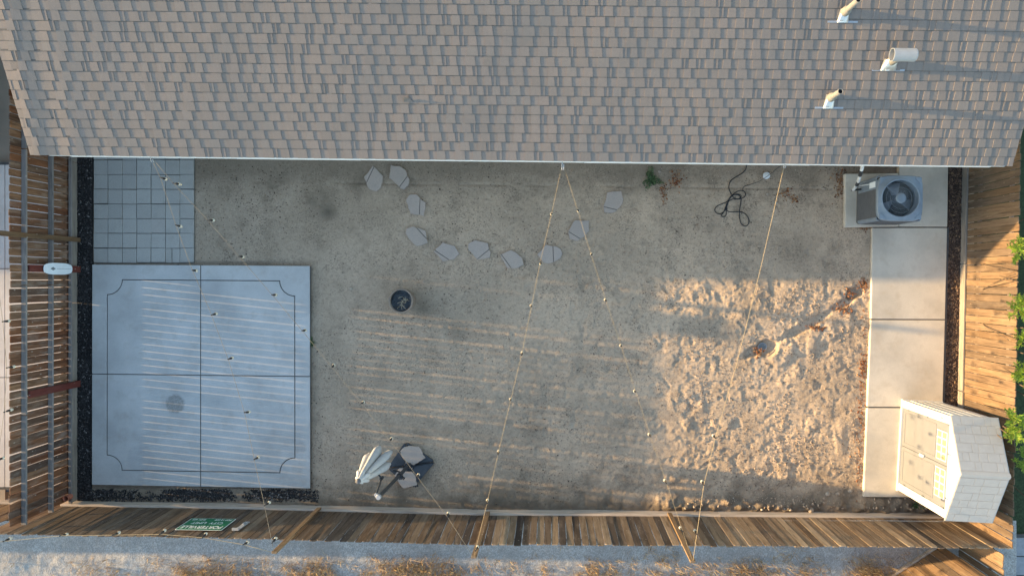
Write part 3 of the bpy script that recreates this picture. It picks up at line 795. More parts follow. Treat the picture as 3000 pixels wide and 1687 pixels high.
# left fence (rails towards the yard); travel from bottom to top so that the outside is on the left
LB, LT = P(229, 1463), P(229, 150)
left = thing('slatted_fence', 'weathered brown picket fence with open gaps and grey rails, at the left side', 'fence', (LB + LT) / 2)
lp = [LB, LT]
pickets(left, [LT, LB], 0.058, 0.1492, 0.0132, 1.66, 0.17, M['picket_left'], d0=0.02)
for (zt, off, wd, nm) in ((1.555, -0.05, 0.092, 'rail'), (0.84, -0.05, 0.092, 'rail'), (0.285, -0.048, 0.06, 'rail')):
    for (f0, f1) in ((0.0, 0.247), (0.249, 0.52), (0.522, 0.78), (0.782, 1.0)):
        m_ = MB(); beam(m_, LT + (LB - LT) * f0, LT + (LB - LT) * f1, off + .001, wd, zt - 0.04 + 0.002 * (f0 > .5), zt + .002 * (f0 > .5)); m_.build(nm, M['rail_grey'], left, bevel=0.004)
for (f0, f1) in ((0.0, 0.249), (0.251, 0.56), (0.562, 1.0)):
    m_ = MB(); beam(m_, LT + (LB - LT) * f0, LT + (LB - LT) * f1, -0.004, 0.046, -0.03, 0.243); m_.build('kickboard', M['kick_side'], left, bevel=0.005)
for v in (789, 1122):
    q = P(231, v); m_ = MB(); m_.box((q[0] + 0.045, q[1], 0.74), (0.04, 0.135, 1.5)); o = m_.build('post', M['post_red'], left, bevel=0.004); o['label'] = 'dark red painted post board'
q = P(226, 703); m_ = MB(); m_.box((q[0] + 0.075, q[1], 1.35), (0.045, 0.095, 2.8)); o = m_.build('post', M['post_brown'], left, bevel=0.004); o['label'] = 'tall brown post rising above the fence'

# bottom fence
bp = [P(u, v) for u, v in ((200, 1463), (700, 1471), (1400, 1489), (2100, 1493), (2810, 1499))]
bott = thing('board_fence', 'long closed board fence, grey-brown to golden, along the bottom of the yard', 'fence', (bp[0] + bp[-1]) / 2)
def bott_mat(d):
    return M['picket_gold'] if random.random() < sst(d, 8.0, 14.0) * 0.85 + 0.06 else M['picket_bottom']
dd = -0.25
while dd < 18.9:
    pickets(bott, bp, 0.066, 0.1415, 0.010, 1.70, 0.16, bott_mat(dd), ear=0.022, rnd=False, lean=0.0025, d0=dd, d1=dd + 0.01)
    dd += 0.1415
for k in range(4):
    m_ = MB(); n_ = 2
    for (z0, z1, wd_) in ((-0.03, 0.25 + .004 * k, 0.048),):
        beam(m_, bp[k], bp[k + 1], 0.012, wd_, z0, z1)
    m_.build('kickboard', M['kick'], bott, bevel=0.006)
    m_ = MB(); beam(m_, bp[k], bp[k + 1], 0.08, 0.04, 1.5, 1.59); m_.build('rail', M['rail_grey'], bott)
    m_ = MB(); beam(m_, bp[k], bp[k + 1], 0.08, 0.04, 0.45, 0.54); m_.build('rail', M['rail_grey'], bott)
def poly_x(pts, x):
    for k in range(len(pts) - 1):
        if pts[k][0] <= x <= pts[k + 1][0] or k == len(pts) - 2:
            f = (x - pts[k][0]) / (pts[k + 1][0] - pts[k][0]); return pts[k] + (pts[k + 1] - pts[k]) * f
POLE_TOP = []
for (ub, ut, vt) in ((934, 803, 1618), (1429, 1388, 1632), (1962, 2030, 1645)):
    p0 = poly_x(bp, (ub - U0) / (FPX / 14.8)); y = p0[1] - 0.02 + 0.03
    hz = -y * FPX / (vt - V0); zt = H - hz
    x1 = (ut - U0) / FPX * hz; x0 = (ub - U0) / FPX * 14.7
    m_ = MB(); wv, dp = 0.045, 0.04
    m_.hexa([(x0 - wv, y - dp / 2, 0.266), (x0 + wv, y - dp / 2, 0.266), (x0 + wv, y + dp / 2, 0.266), (x0 - wv, y + dp / 2, 0.266)],
            [(x1 - wv, y - dp / 2, zt), (x1 + wv, y - dp / 2, zt), (x1 + wv, y + dp / 2, zt), (x1 - wv, y + dp / 2, zt)])
    m_.build('light_pole', M['post_pole'], bott, bevel=0.004)
    POLE_TOP.append(np.array([x1, y, zt]))

# the neighbour's fence goes on along the same line to the left
np_ = [bp[0] + (bp[0] - bp[1]) / np.linalg.norm(bp[0] - bp[1]) * 12.0, bp[0] + (bp[0] - bp[1]) / np.linalg.norm(bp[0] - bp[1]) * 0.45]
nfen = thing('board_fence', "neighbour's brown board fence at the lower left edge, beyond the slatted fence", 'fence', (np_[0] + np_[1]) / 2)
pickets(nfen, np_, 0.066, 0.1415, 0.0055, 1.70, 0.16, M['picket_right'], ear=0.022, rnd=False, lean=0.0025)
m_ = MB(); beam(m_, np_[0], np_[1], 0.08, 0.04, 1.5, 1.59); m_.build('rail', M['rail_grey'], nfen)
m_ = MB(); beam(m_, np_[0], np_[1], 0.012, 0.04, -0.03, 0.2); m_.build('kickboard', M['kick'], nfen)

# right fence
rt, rb = P(2819, 360), P(2795, 1512)
right = thing('board_fence', 'golden dog-eared board fence at the right side behind the walk', 'fence', (rt + rb) / 2)
pickets(right, [rb, rt], 0.052, 0.1482, 0.010, 1.66, 0.165, M['picket_right'], d0=0.08, lean=0.0018)
for (f0, f1) in ((0.0, 0.32), (0.322, 0.64), (0.642, 1.0)):
    m_ = MB(); beam(m_, rb + (rt - rb) * f0, rb + (rt - rb) * f1, 0.0, 0.04, -0.03, 0.21); m_.build('kickboard', M['kick_side'], right, bevel=0.006)
for zt in (1.5, 0.5):
    m_ = MB(); beam(m_, rb, rt, 0.064, 0.04, zt, zt + .09); m_.build('rail', M['rail_grey'], right)

# far fences beyond the lower right corner
qa, qb = P(2792, 1530, 0.25), P(2783, 1800, 0.25)
ext = thing('board_fence', 'short dog-eared board fence continuing past the lower right corner', 'fence', (qa + qb) / 2)
pickets(ext, [qb, qa], 0.03, 0.148, 0.014, 1.66, 0.2, M['picket_right'], d0=0.05)
m_ = MB(); beam(m_, qb, qa, 0.045, 0.04, 1.4, 1.49); m_.build('rail', M['rail_grey'], ext)
ga, gb = P(2735, 1585, 0.33), P(2500, 1738, 0.33)
diag = thing('board_fence', 'slanting golden board fence below the bottom fence at the lower right corner', 'fence', (ga + gb) / 2)
pickets(diag, [gb, ga], 0.05, 0.146, 0.010, 1.62, 0.45, M['picket_right'], ear=0.02, rnd=False, d0=0.07)
m_ = MB(); beam(m_, gb, ga, 0.0, 0.04, 0.25, 0.54); m_.build('kickboard', M['kick'], diag, bevel=0.005)
m_ = MB(); beam(m_, gb, ga, 0.063, 0.04, 1.5, 1.59); m_.build('rail', M['rail_grey'], diag)
b = MB(); b.box((10.6, -6.6, 0.0), (2.2, 2.4, 0.1)); blk = b.build('neighbour_paving', M['joint']); tag(blk, kind='structure')
for r in range(6):
    m_ = MB(); m_.box((9.75, -5.65 - r * .4, 0.03), (0.6, 0.38, 0.1)); m_.build('paver', M['block'], blk, bevel=0.01)

# ---------------------------------------------------------------- green city-limit sign on the bottom fence
def sign():
    c = poly_x(bp, -6.85); y = c[1] - 0.0585 + 0.022 + 0.0
    br, bl, tl, tr = P(693, 1520), P(562, 1515), P(515, 1550), P(653, 1552)
    zb, zt = 0.93, 1.58
    x_at = lambda u, z: (u - U0) / FPX * (H - z)
    xr, xl = x_at(693, zb), x_at(562, zb)             # right / left edge in the picture
    ang = math.atan2(bp[1][1] - bp[0][1], bp[1][0] - bp[0][0])
    W = xr - xl; Hs = zt - zb; cx = (xr + xl) / 2
    org = np.array([cx, poly_x(bp, cx)[1] - 0.03, (zb + zt) / 2])
    t = thing('road_sign', 'green city limit sign with white lettering fixed to the bottom fence', 'sign', org)
    fr = frame(org, ang + math.pi)                    # local +x = reader's right, local -y = towards the reader (the yard)
    def rr(w, h, r):
        pts = []
        for (sx, sz, a0) in ((1, 1, 0), (-1, 1, 90), (-1, -1, 180), (1, -1, 270)):
            for k in range(5):
                a = math.radians(a0 + 22.5 * k); pts.append((sx * (w / 2 - r) + r * math.cos(a), sz * (h / 2 - r) + r * math.sin(a)))
        return pts
    def plate(w, h, r, y0, y1, mat, nm):
        pts = rr(w, h, r); n = len(pts)
        vs = [fr((x, y0, z)) for x, z in pts] + [fr((x, y1, z)) for x, z in pts]
        fs = [tuple(range(n)), tuple(range(2 * n - 1, n - 1, -1))] + [(i, n + i, n + (i + 1) % n, (i + 1) % n) for i in range(n)]
        m_ = MB(); m_.add(vs, fs); return m_.build(nm, mat, t)
    plate(W, Hs, .03, -0.003, 0.0, M['sign_white'], 'border')
    pl = plate(W - .03, Hs - .03, .02, -0.006, -0.0035, M['sign_green'], 'panel')
    def text(s, x, z, size, squeeze, bold=0.0):
        cu = bpy.data.curves.new('lettering', 'FONT'); cu.body = s; cu.size = size; cu.align_x = 'CENTER'; cu.align_y = 'CENTER'; cu.extrude = 0.001; cu.offset = bold
        tmp = bpy.data.objects.new('tmp', cu); link(tmp)
        dg = bpy.context.evaluated_depsgraph_get(); me = bpy.data.meshes.new_from_object(tmp.evaluated_get(dg))
        bpy.data.objects.remove(tmp)
        vs = np.array([v.co[:] for v in me.vertices]); fs = [tuple(p.vertices) for p in me.polygons]
        m_ = MB(); m_.add([fr((x + p[0] * squeeze, -0.0085 - p[2], z + p[1])) for p in vs], fs)
        m_.build('lettering', M['sign_white'], t)
    text('PORTERVILLE', 0, 0.175, 0.20, 0.66, 0.001)
    text('CITY  LIMIT', 0, -0.055, 0.15, 0.80, 0.0)
    text('POP 12 500', -0.23, -0.235, 0.10, 0.68, 0.0)
    text('ELEV 455', 0.25, -0.235, 0.10, 0.68, 0.0)
sign()
# small metal bracket left hanging on the boards beside the sign
c = poly_x(bp, -6.02); m_ = MB(); yy = c[1] - 0.035
m_.hexa([(-6.05, yy - .01, 1.06), (-5.96, yy - .01, 1.06), (-5.96, yy + .01, 1.06), (-6.05, yy + .01, 1.06)], [(-6.07, yy - .01, 1.5), (-5.98, yy - .01, 1.5), (-5.98, yy + .01, 1.5), (-6.07, yy + .01, 1.5)])
m_.box((-6.04, yy + .02, 1.52), (0.13, 0.05, 0.04)); m_.box((-6.02, yy + .016, 1.2), (0.04, 0.03, 0.1))
tag(m_.build('fence_bracket', M['vent_grey'], bevel=0.004), 'pale metal strap bracket on the boards beside the green sign', 'bracket')

# ---------------------------------------------------------------- beds of chips, loose clods, leaves, dry grass
def chips(name, pts, size, mat, zf, label, cat, flat=0.5, thick=0.3, tone=None, parent_kind='stuff'):
    n = len(pts); vs = np.zeros((n, 8, 3)); 
    base = np.array([[x, y, z] for x in (-1, 1) for y in (-1, 1) for z in (-1, 1)], float)
    L = size[0] + (size[1] - size[0]) * rng.random(n); Wd = L * (0.25 + 0.5 * rng.random(n)); Tn = L * thick * (0.5 + rng.random(n))
    yaw = rng.random(n) * 6.283; pit = (rng.random(n) - .5) * 2 * flat; rol = (rng.random(n) - .5) * 2 * flat
    q = base[None] * np.stack([L, Wd, Tn], -1)[:, None, :] / 2
    q = q * (0.75 + 0.5 * rng.random((n, 8, 1)))
    cy, sy, cp, sp, cr, sr = np.cos(yaw), np.sin(yaw), np.cos(pit), np.sin(pit), np.cos(rol), np.sin(rol)
    x, y, z = q[..., 0], q[..., 1], q[..., 2]
    y, z = y * cr[:, None] - z * sr[:, None], y * sr[:, None] + z * cr[:, None]
    x, z = x * cp[:, None] + z * sp[:, None], -x * sp[:, None] + z * cp[:, None]
    x, y = x * cy[:, None] - y * sy[:, None], x * sy[:, None] + y * cy[:, None]
    px = np.array([p[0] for p in pts]); py = np.array([p[1] for p in pts]); pz = zf(px, py) + Tn * 0.3 + (np.array([p[2] for p in pts]) if len(pts[0]) > 2 else 0)
    v = np.stack([x + px[:, None], y + py[:, None], z + pz[:, None]], -1).reshape(-1, 3)
    fb = np.array([(0, 1, 3, 2), (4, 6, 7, 5), (0, 4, 5, 1), (2, 3, 7, 6), (0, 2, 6, 4), (1, 5, 7, 3)])
    f = (fb[None] + 8 * np.arange(n)[:, None, None]).reshape(-1, 4)
    org = np.array([px.mean(), py.mean(), 0.0])
    me = bpy.data.meshes.new(name); v = v - org
    me.vertices.add(len(v)); me.vertices.foreach_set('co', v.astype(np.float32).ravel())
    me.loops.add(f.size); me.loops.foreach_set('vertex_index', f.astype(np.int32).ravel())
    me.polygons.add(len(f)); me.polygons.foreach_set('loop_start', np.arange(0, f.size, 4, dtype=np.int32))
    me.update(calc_edges=True)
    tn = rng.random(n) if tone is None else tone
    at = me.attributes.new('tone', 'FLOAT', 'FACE'); at.data.foreach_set('value', np.repeat(tn, 6).astype(np.float32))
    me.materials.append(mat)
    o = bpy.data.objects.new(name, me); link(o); place(o, org, None)
    return tag(o, label, cat, kind='stuff')
def scat(n, u0, v0, u1, v1, dens=None):
    out = []
    while len(out) < n:
        u, v = random.uniform(u0, u1), random.uniform(v0, v1)
        if dens is None or random.random() < dens(u, v): out.append(P(u, v)[:2])
    return out
flat0 = lambda x, y: np.full_like(x, 0.0)
def nz(u, v, sc, sd): return float(vn(np.array(u), np.array(v), sc, sd))
# smooth dark sheets below the chips so that no earth shows through
for nm, quad, mt in (('mulch_bed', [(229, 440), (274, 440), (270, 1470), (229, 1470)], M['black']),):
    m_ = MB(); m_.prism([P(*q) for q in quad], -0.05, 0.03); tag(m_.build('mulch_bed', chips_mat('mulch_fines', [(0, (0.02, 0.018, 0.017)), (1, (0.03, 0.027, 0.025))])), kind='structure')
m_ = MB(); m_.prism([P(*q) for q in ((2779, 440), (2820, 440), (2800, 1500), (2760, 1500))], -0.05, 0.03)
tag(m_.build('bark_bed', chips_mat('bark_fines', [(0, (0.06, 0.042, 0.034)), (1, (0.07, 0.05, 0.04))])), kind='structure')
bz = lambda x, y: np.full_like(x, 0.032)
chips('mulch_chips', scat(7000, 231, 440, 271, 1466, lambda u, v: 0.35 + 0.65 * (nz(u, v, 0.02, 3) > .35)), (0.015, 0.05), M['mulch'], bz, 'black shredded mulch between left fence and slab', 'mulch', thick=0.2)
chips('mulch_chips', scat(4200, 236, 1432, 935, 1466, lambda u, v: float(np.clip((nz(u, v, 0.012, 5) - .1) * 1.3 + .5 * (nz(u, v, .06, 6) - .5), 0, 1)) * (1 if v > 1436 else .5) * (1 if v < 1458 else .35)), (0.015, 0.05), M['mulch'], ground_h, 'black shredded mulch between slab and bottom fence', 'mulch', thick=0.2)
chips('bark_chips', scat(6000, 2762, 470, 2816, 1200, lambda u, v: 1.0 if 2779 - (v - 470) * .023 < u < 2815 - (v - 470) * .019 else 0), (0.015, 0.055), M['bark'], bz, 'brown bark mulch between the walk and right fence', 'mulch', thick=0.2)
# clods
def cl_d(u, v):
    r = min(1, max(0, (u - 1900) / 250)); k = min(1, max(0, (v - 820) / 60)); return r * k * (0.1 + 0.9 * (nz(u, v, 0.012, 8) > .52))
chips('dirt_clods', scat(3200, 1900, 820, 2545, 1470, cl_d), (0.006, 0.028), M['clod'], ground_h, 'crumbly dry earth clods over the sunlit right half of the yard', 'dirt clods', flat=1.2, thick=0.6)
chips('dirt_clods', scat(110, 2000, 1458, 2740, 1488, lambda u, v: nz(u, v, 0.02, 4)), (0.012, 0.06), M['clod'], ground_h, 'ridge of loose earth clods along the bottom fence', 'dirt clods', flat=1.2, thick=0.65)
chips('pebbles', scat(2600, 480, 480, 2540, 1470, lambda u, v: 0.25 + 0.75 * (u > 1700 and v < 820)), (0.006, 0.022), M['clod'], ground_h, 'small pebbles and crumbs scattered over the bare yard', 'pebbles', flat=1.0, thick=0.6)
chips('dark_crumbs', scat(5200, 480, 478, 2540, 1480, lambda u, v: float(np.clip((nz(u, v, .006, 14) - .42) * 3, 0.03, 1))), (0.006, 0.026), M['bark'], ground_h, 'dark crumbs of bark and earth gathered in patches on the yard', 'crumbs', flat=1.0, thick=0.4)
# leaves
lv = []
for (u, v, su, sv, n) in ((2525, 832, 8, 12, 60), (2535, 835, 6, 10, 40), (2490, 860, 8, 6, 60), (2470, 905, 14, 10, 80), (2395, 960, 14, 6, 60), (2222, 1030, 8, 6, 50), (2530, 960, 4, 60, 25), (2530, 1080, 7, 20, 90), (2525, 1120, 6, 25, 50),
                          (2522, 1200, 7, 30, 60), (2518, 1290, 8, 40, 50), (2515, 1385, 7, 25, 30), (2785, 1170, 8, 14, 120), (2800, 1150, 5, 12, 60), (2460, 540, 12, 24, 110), (2300, 570, 14, 10, 50), (1980, 530, 10, 14, 90), (1945, 560, 6, 16, 50), (2335, 585, 10, 6, 30), (2545, 672, 14, 4, 40)):
    for _ in range(n): lv.append(P(random.gauss(u, su), random.gauss(v, sv))[:2])
lv = [p for p in lv if not (P(2541, 0)[0] < p[0] < P(2765, 0)[0] and p[1] < P(0, 668)[1])]
chips('dry_leaves', lv, (0.012, 0.045), M['litter'], lambda x, y: np.maximum(ground_h(x, y), 0.0) + 0.005, 'reddish dry leaf litter along the walk edge and in the hollows', 'dry leaves', flat=0.8, thick=0.12)

def blades(name, roots, hgt, wid, mat, zf, spread, parent=None, tone=None, lean=None):
    """thin bent grass blades: two quads each"""
    vs = []; fs = []; tn = []
    for (x, y) in roots:
        z = float(zf(np.array(x), np.array(y))); h = random.uniform(*hgt); a = random.uniform(0, 6.283); w_ = random.uniform(*wid)
        l = random.uniform(*spread); dx, dy = math.cos(a) * l, math.sin(a) * l
        if lean: dx += lean[0]; dy += lean[1]
        px, py = -math.sin(a) * w_, math.cos(a) * w_
        b0 = len(vs)
        vs += [(x - px, y - py, z), (x + px, y + py, z), (x + dx * .4 + px * .8, y + dy * .4 + py * .8, z + h * .65), (x + dx * .4 - px * .8, y + dy * .4 - py * .8, z + h * .65), (x + dx + px * .2, y + dy + py * .2, z + h), (x + dx - px * .2, y + dy - py * .2, z + h)]
        fs += [(b0, b0 + 1, b0 + 2, b0 + 3), (b0 + 3, b0 + 2, b0 + 4, b0 + 5)]; t = random.random() if tone is None else min(1, max(0, random.gauss(*tone))); tn += [t, t]
    m_ = MB(); m_.v = vs; m_.f = fs; m_.t = tn
    return m_.build(name, mat, parent, tone=True)
roots = []
while len(roots) < 17000:
    u, v = random.uniform(-40, 2760), random.uniform(1592, 1760)
    y01 = min(1.0, max(0.0, (v - 1618) / 50)); left_thin = min(1, max(0.04, (u - 150) / 700))
    k = y01 ** 1.3 * left_thin * (0.12 + 1.2 * max(0, nz(u, v, 0.011, 6) - .35))
    if u > 1780: k += 0.30 * max(0, nz(u, v, 0.012, 9) - .30) * (1 if u < 2600 else 0.7)
    if 860 < u < 1780: k += 0.22 * max(0, nz(u, v, 0.016, 12) - .62)
    if random.random() < k:
        c = P(u, v, ALLEY_Z); n = random.randint(3, 8)
        for _ in range(n): roots.append((c[0] + random.gauss(0, .03), c[1] + random.gauss(0, .03)))
tag(blades('dry_grass', roots, (0.04, 0.2), (0.0018, 0.004), M['drygrass'], alley_h, (0.03, 0.17)), 'dry straw-coloured grass over the gravel below the fence', 'dry grass', kind='stuff')

# ---------------------------------------------------------------- stepping stones
def clip(poly, a, n):                                 # keep the side where (p-a).n >= 0
    out = []
    for i in range(len(poly)):
        p, q = poly[i], poly[(i + 1) % len(poly)]; dp, dq = np.dot(p - a, n), np.dot(q - a, n)
        if dp >= 0: out.append(p)
        if dp * dq < 0: out.append(p + (q - p) * dp / (dp - dq))
    return out
def stone(px, z0, thick, label, cracks=(), tilt=(0, 0), conv=None, group='irregular grey stepping stones'):
    zt = z0 + thick
    poly = []
    pts = [P(*conv(*p), zt)[:2] for p in px]
    for i in range(len(pts)):                         # roughen the outline
        p, q = pts[i], pts[(i + 1) % len(pts)]; L = np.linalg.norm(q - p); n = max(1, int(L / 0.045)); nn = np.array([-(q - p)[1], (q - p)[0]]) / L
        for k in range(n): poly.append(p + (q - p) * k / n + (nn * random.gauss(0, .004) if k else 0))
    pieces = [poly]
    for (c0, c1) in cracks:
        a, b_ = P(*conv(*c0), zt)[:2], P(*conv(*c1), zt)[:2]; d = (b_ - a) / np.linalg.norm(b_ - a); nn = np.array([-d[1], d[0]]); nxt = []
        for k, pc in enumerate(pieces):
            for sgn in (1, -1):
                q = clip(pc, a + nn * sgn * 0.006, nn * sgn)
                if len(q) > 2: nxt.append(q)
        pieces = nxt
    c = np.mean(poly, 0)
    t = thing('stepping_stone', label, 'stepping stone', (c[0], c[1], z0), group)
    for k, pc in enumerate(pieces):
        m_ = MB(); m_.prism(pc, z0 - 0.02, zt); 
        m_.v = [(x, y, z + (x - c[0]) * tilt[0] + (y - c[1]) * tilt[1]) for x, y, z in m_.v]
        m_.build('stone_piece', M['stone'], t, bevel=0.006)
    if len(pieces) > 1:
        inner = [c + (p - c) * 0.93 for p in poly]; m_ = MB(); m_.prism(inner, z0 - 0.02, zt - 0.02)
        m_.v = [(x, y, z + (x - c[0]) * tilt[0] + (y - c[1]) * tilt[1]) for x, y, z in m_.v]
        m_.build('stone_core', M['joint'], t)
c6 = lambda x, y: (1000 + x / 2.862, 450 + y / 2.862)
ST = [
 ([(262,103),(300,135),(347,185),(343,235),(325,290),(290,317),(235,300),(210,250),(190,195),(225,160)], [((270,120),(215,235))], 'leftmost stepping stone, cracked near its left edge, close under the roof edge'),
 ([(415,97),(445,105),(480,103),(540,140),(550,180),(570,215),(560,265),(525,300),(490,285),(440,235),(398,205),(410,150)], [((550,195),(495,270))], 'stepping stone beside the leftmost one, its lower right corner cracked off'),
 ([(570,345),(628,340),(660,375),(708,410),(700,470),(692,522),(640,512),(578,502),(560,440),(542,385)], [((660,375),(655,515))], 'tall stepping stone with a vertical crack, third along the curved path'),
 ([(545,630),(598,608),(650,625),(705,645),(712,690),(725,745),(680,765),(628,775),(590,740),(560,705),(537,670)], [((625,615),(675,670))], 'stepping stone directly above the plant pot, small crack at its top'),
 ([(850,745),(900,760),(950,775),(975,815),(988,840),(945,885),(850,905),(815,860),(772,822),(800,790)], [((790,815),(895,885))], 'pointed stepping stone with a diagonal crack, left of three low ones in a row'),
 ([(1065,755),(1122,725),(1165,738),(1228,750),(1238,800),(1252,830),(1245,872),(1140,890),(1100,840),(1065,805)], [((1225,815),(1140,885))], 'stepping stone with cracked lower right corner, middle of three low ones in a row'),
 ([(1325,850),(1420,808),(1465,830),(1515,870),(1520,900),(1532,930),(1475,960),(1395,960),(1365,910)], [((1345,850),(1425,960))], 'lowest stepping stone of the curved path, cracked along its left side'),
 ([(1640,845),(1680,805),(1712,765),(1790,775),(1835,795),(1855,840),(1840,875),(1780,912),(1740,922),(1695,910)], [((1775,780),(1780,905))], 'wide stepping stone crossed by a string light, split by a vertical crack'),
 ([(1935,590),(1955,558),(2080,562),(2077,600),(2080,650),(2030,700),(1975,732),(1915,715),(1900,655)], [((1905,655),(2005,715))], 'stepping stone second from the right end of the path, bottom corner cracked'),
 ([(2230,325),(2275,318),(2348,312),(2365,375),(2360,415),(2310,480),(2270,498),(2205,490),(2195,445),(2215,395)], [((2200,445),(2305,470))], 'rightmost stepping stone of the path, near the green weed'),
]
for k, (px, cr, lab) in enumerate(ST):
    c = np.mean(px, 0); q = P(*c6(*c)); zg = float(ground_h(q[0], q[1]))
    stone(px, max(zg, -0.01) + 0.0, 0.036, lab, cr, (random.uniform(-.012, .012), random.uniform(-.012, .012)), c6)

# ---------------------------------------------------------------- cantilever parasol, folded, on its weighted base
c8 = lambda x, y: (1000 + x / 5.797, 1250 + y / 5.797)
def c8p(x, y, z): return P(*c8(x, y), z)
bc = c8p(1190, 645, 0.05)
par = thing('parasol', 'folded pale grey cantilever parasol on a black base', 'parasol', (bc[0], bc[1], 0))
def base_part():
    # four filled wedges make a square with cut corners, standing on one corner
    ctr = np.array([bc[0], bc[1]]); hd = 0.49
    d = [np.array([math.cos(a), math.sin(a)]) for a in (0.13, math.pi / 2 + .13 + .12, math.pi + .13, -math.pi / 2 + .13 - .1)]
    for k in range(4):
        a, b_ = d[k], d[(k + 1) % 4]
        e0, e1 = ctr + a * hd, ctr + b_ * hd
        side = (e1 - e0)
        o0 = e0 + side * .055 ; o1 = e0 + side * .945
        cen = ctr + (a + b_) * 0.03
        pts = [cen, cen + (o0 - cen) * 1.0, o0 + (a + b_) * .012, o1 + (a + b_) * .012, o1]
        m_ = MB(); m_.prism(pts, 0.0, 0.075)
        vs = m_.v; m_.build('base_tile', M['base_plastic'], par, bevel=0.018)
    for (a) in (d[0], d[1]):
        m_ = MB(); n_ = np.array([-a[1], a[0]])
        for off in (-0.02, 0.02):
            p0 = np.append(ctr - a * hd * .97 + n_ * off, 0.06); p1 = np.append(ctr + a * hd * .97 + n_ * off, 0.06)
            m_.cyl(p0, p1, 0.016, n=8)
        m_.build('cross_bar', M['black_plastic'], par)
base_part()
mast_b = c8p(1160, 640, 0.07); mz = 2.42
mt = c8p(632, 1190, mz)
m_ = MB(); m_.cyl(mast_b, mt, 0.038, 0.036, 20); mast = m_.build('mast', M['black_plastic'], par, smooth=False)
m_ = MB(); m_.cyl(mast_b, mast_b + np.array([0, 0, .16]), 0.06, 0.055, 16); m_.cyl(mast_b - (0, 0, .0), mast_b + np.array([0, 0, .03]), 0.12, 0.1, 16); m_.build('mast_socket', M['black_plastic'], mast)
for k in range(4):
    a = 0.8 + k * math.pi / 2; q = mast_b + np.array([math.cos(a) * .085, math.sin(a) * .085, .04])
    m_ = MB(); m_.cyl(q, q + np.array([0, 0, .035]), 0.012, n=6); m_.build('bolt', M['alu'], mast)
mid = mast_b + (mt - mast_b) * 0.36
m_ = MB(); m_.cyl(mid - (0, 0, .07), mid + np.array([0, 0, .07]), 0.052, n=18); m_.box(mid + np.array([0.03, -.05, 0]), (.07, .05, .11)); m_.cyl(mid + np.array([.02, -.03, 0]), mid + np.array([.11, -.06, 0]), .012, n=8); m_.cyl(mid + np.array([.1, -.056, -.005]), mid + np.array([.1, -.056, .1]), .014, n=8)
m_.cyl(mid + np.array([-.02, .03, -.12]), mid + np.array([-.16, .05, -.16]), .016, n=8); m_.cyl(mid + np.array([-.155, .05, -.16]), mid + np.array([-.155, .05, -.07]), .018, n=8)
m_.build('crank', M['black_plastic'], mast)
# bracket on top of the mast and the hinged arm that holds the canopy
br_b = c8p(585, 1150, mz - .02)
m_ = MB(); m_.cyl(mt + np.array([0, 0, -.03]), mt + np.array([0, 0, .03]), 0.047, .042, 18); m_.cyl(br_b - (0, 0, .03), br_b + np.array([0, 0, .025]), .026, n=14)
dv = br_b - mt; m_.hexa([mt + np.array([.02, .035, -.03]), mt + np.array([-.02, -.04, -.03]), br_b + np.array([-.01, -.025, -.03]), br_b + np.array([.015, .022, -.03])],
       [mt + np.array([.02, .035, .024]), mt + np.array([-.02, -.04, .024]), br_b + np.array([-.01, -.025, .022]), br_b + np.array([.015, .022, .022])])
m_.build('top_bracket', M['alu'], par, bevel=0.004)
hub = c8p(292, 915, 2.42)
arm_e = c8p(685, 870, 1.55)
m_ = MB(); m_.cyl(br_b - (0, 0, .03), arm_e, 0.018, 0.018, 10); m_.cyl(arm_e + np.array([0, 0, -.06]), arm_e + np.array([0, 0, .05]), .032, n=12)
ax = np.array([hub[0] + .02, hub[1] - .02, 1.5]); m_.cyl(arm_e, ax, 0.018, n=8); m_.build('arm', M['black_plastic'], par)
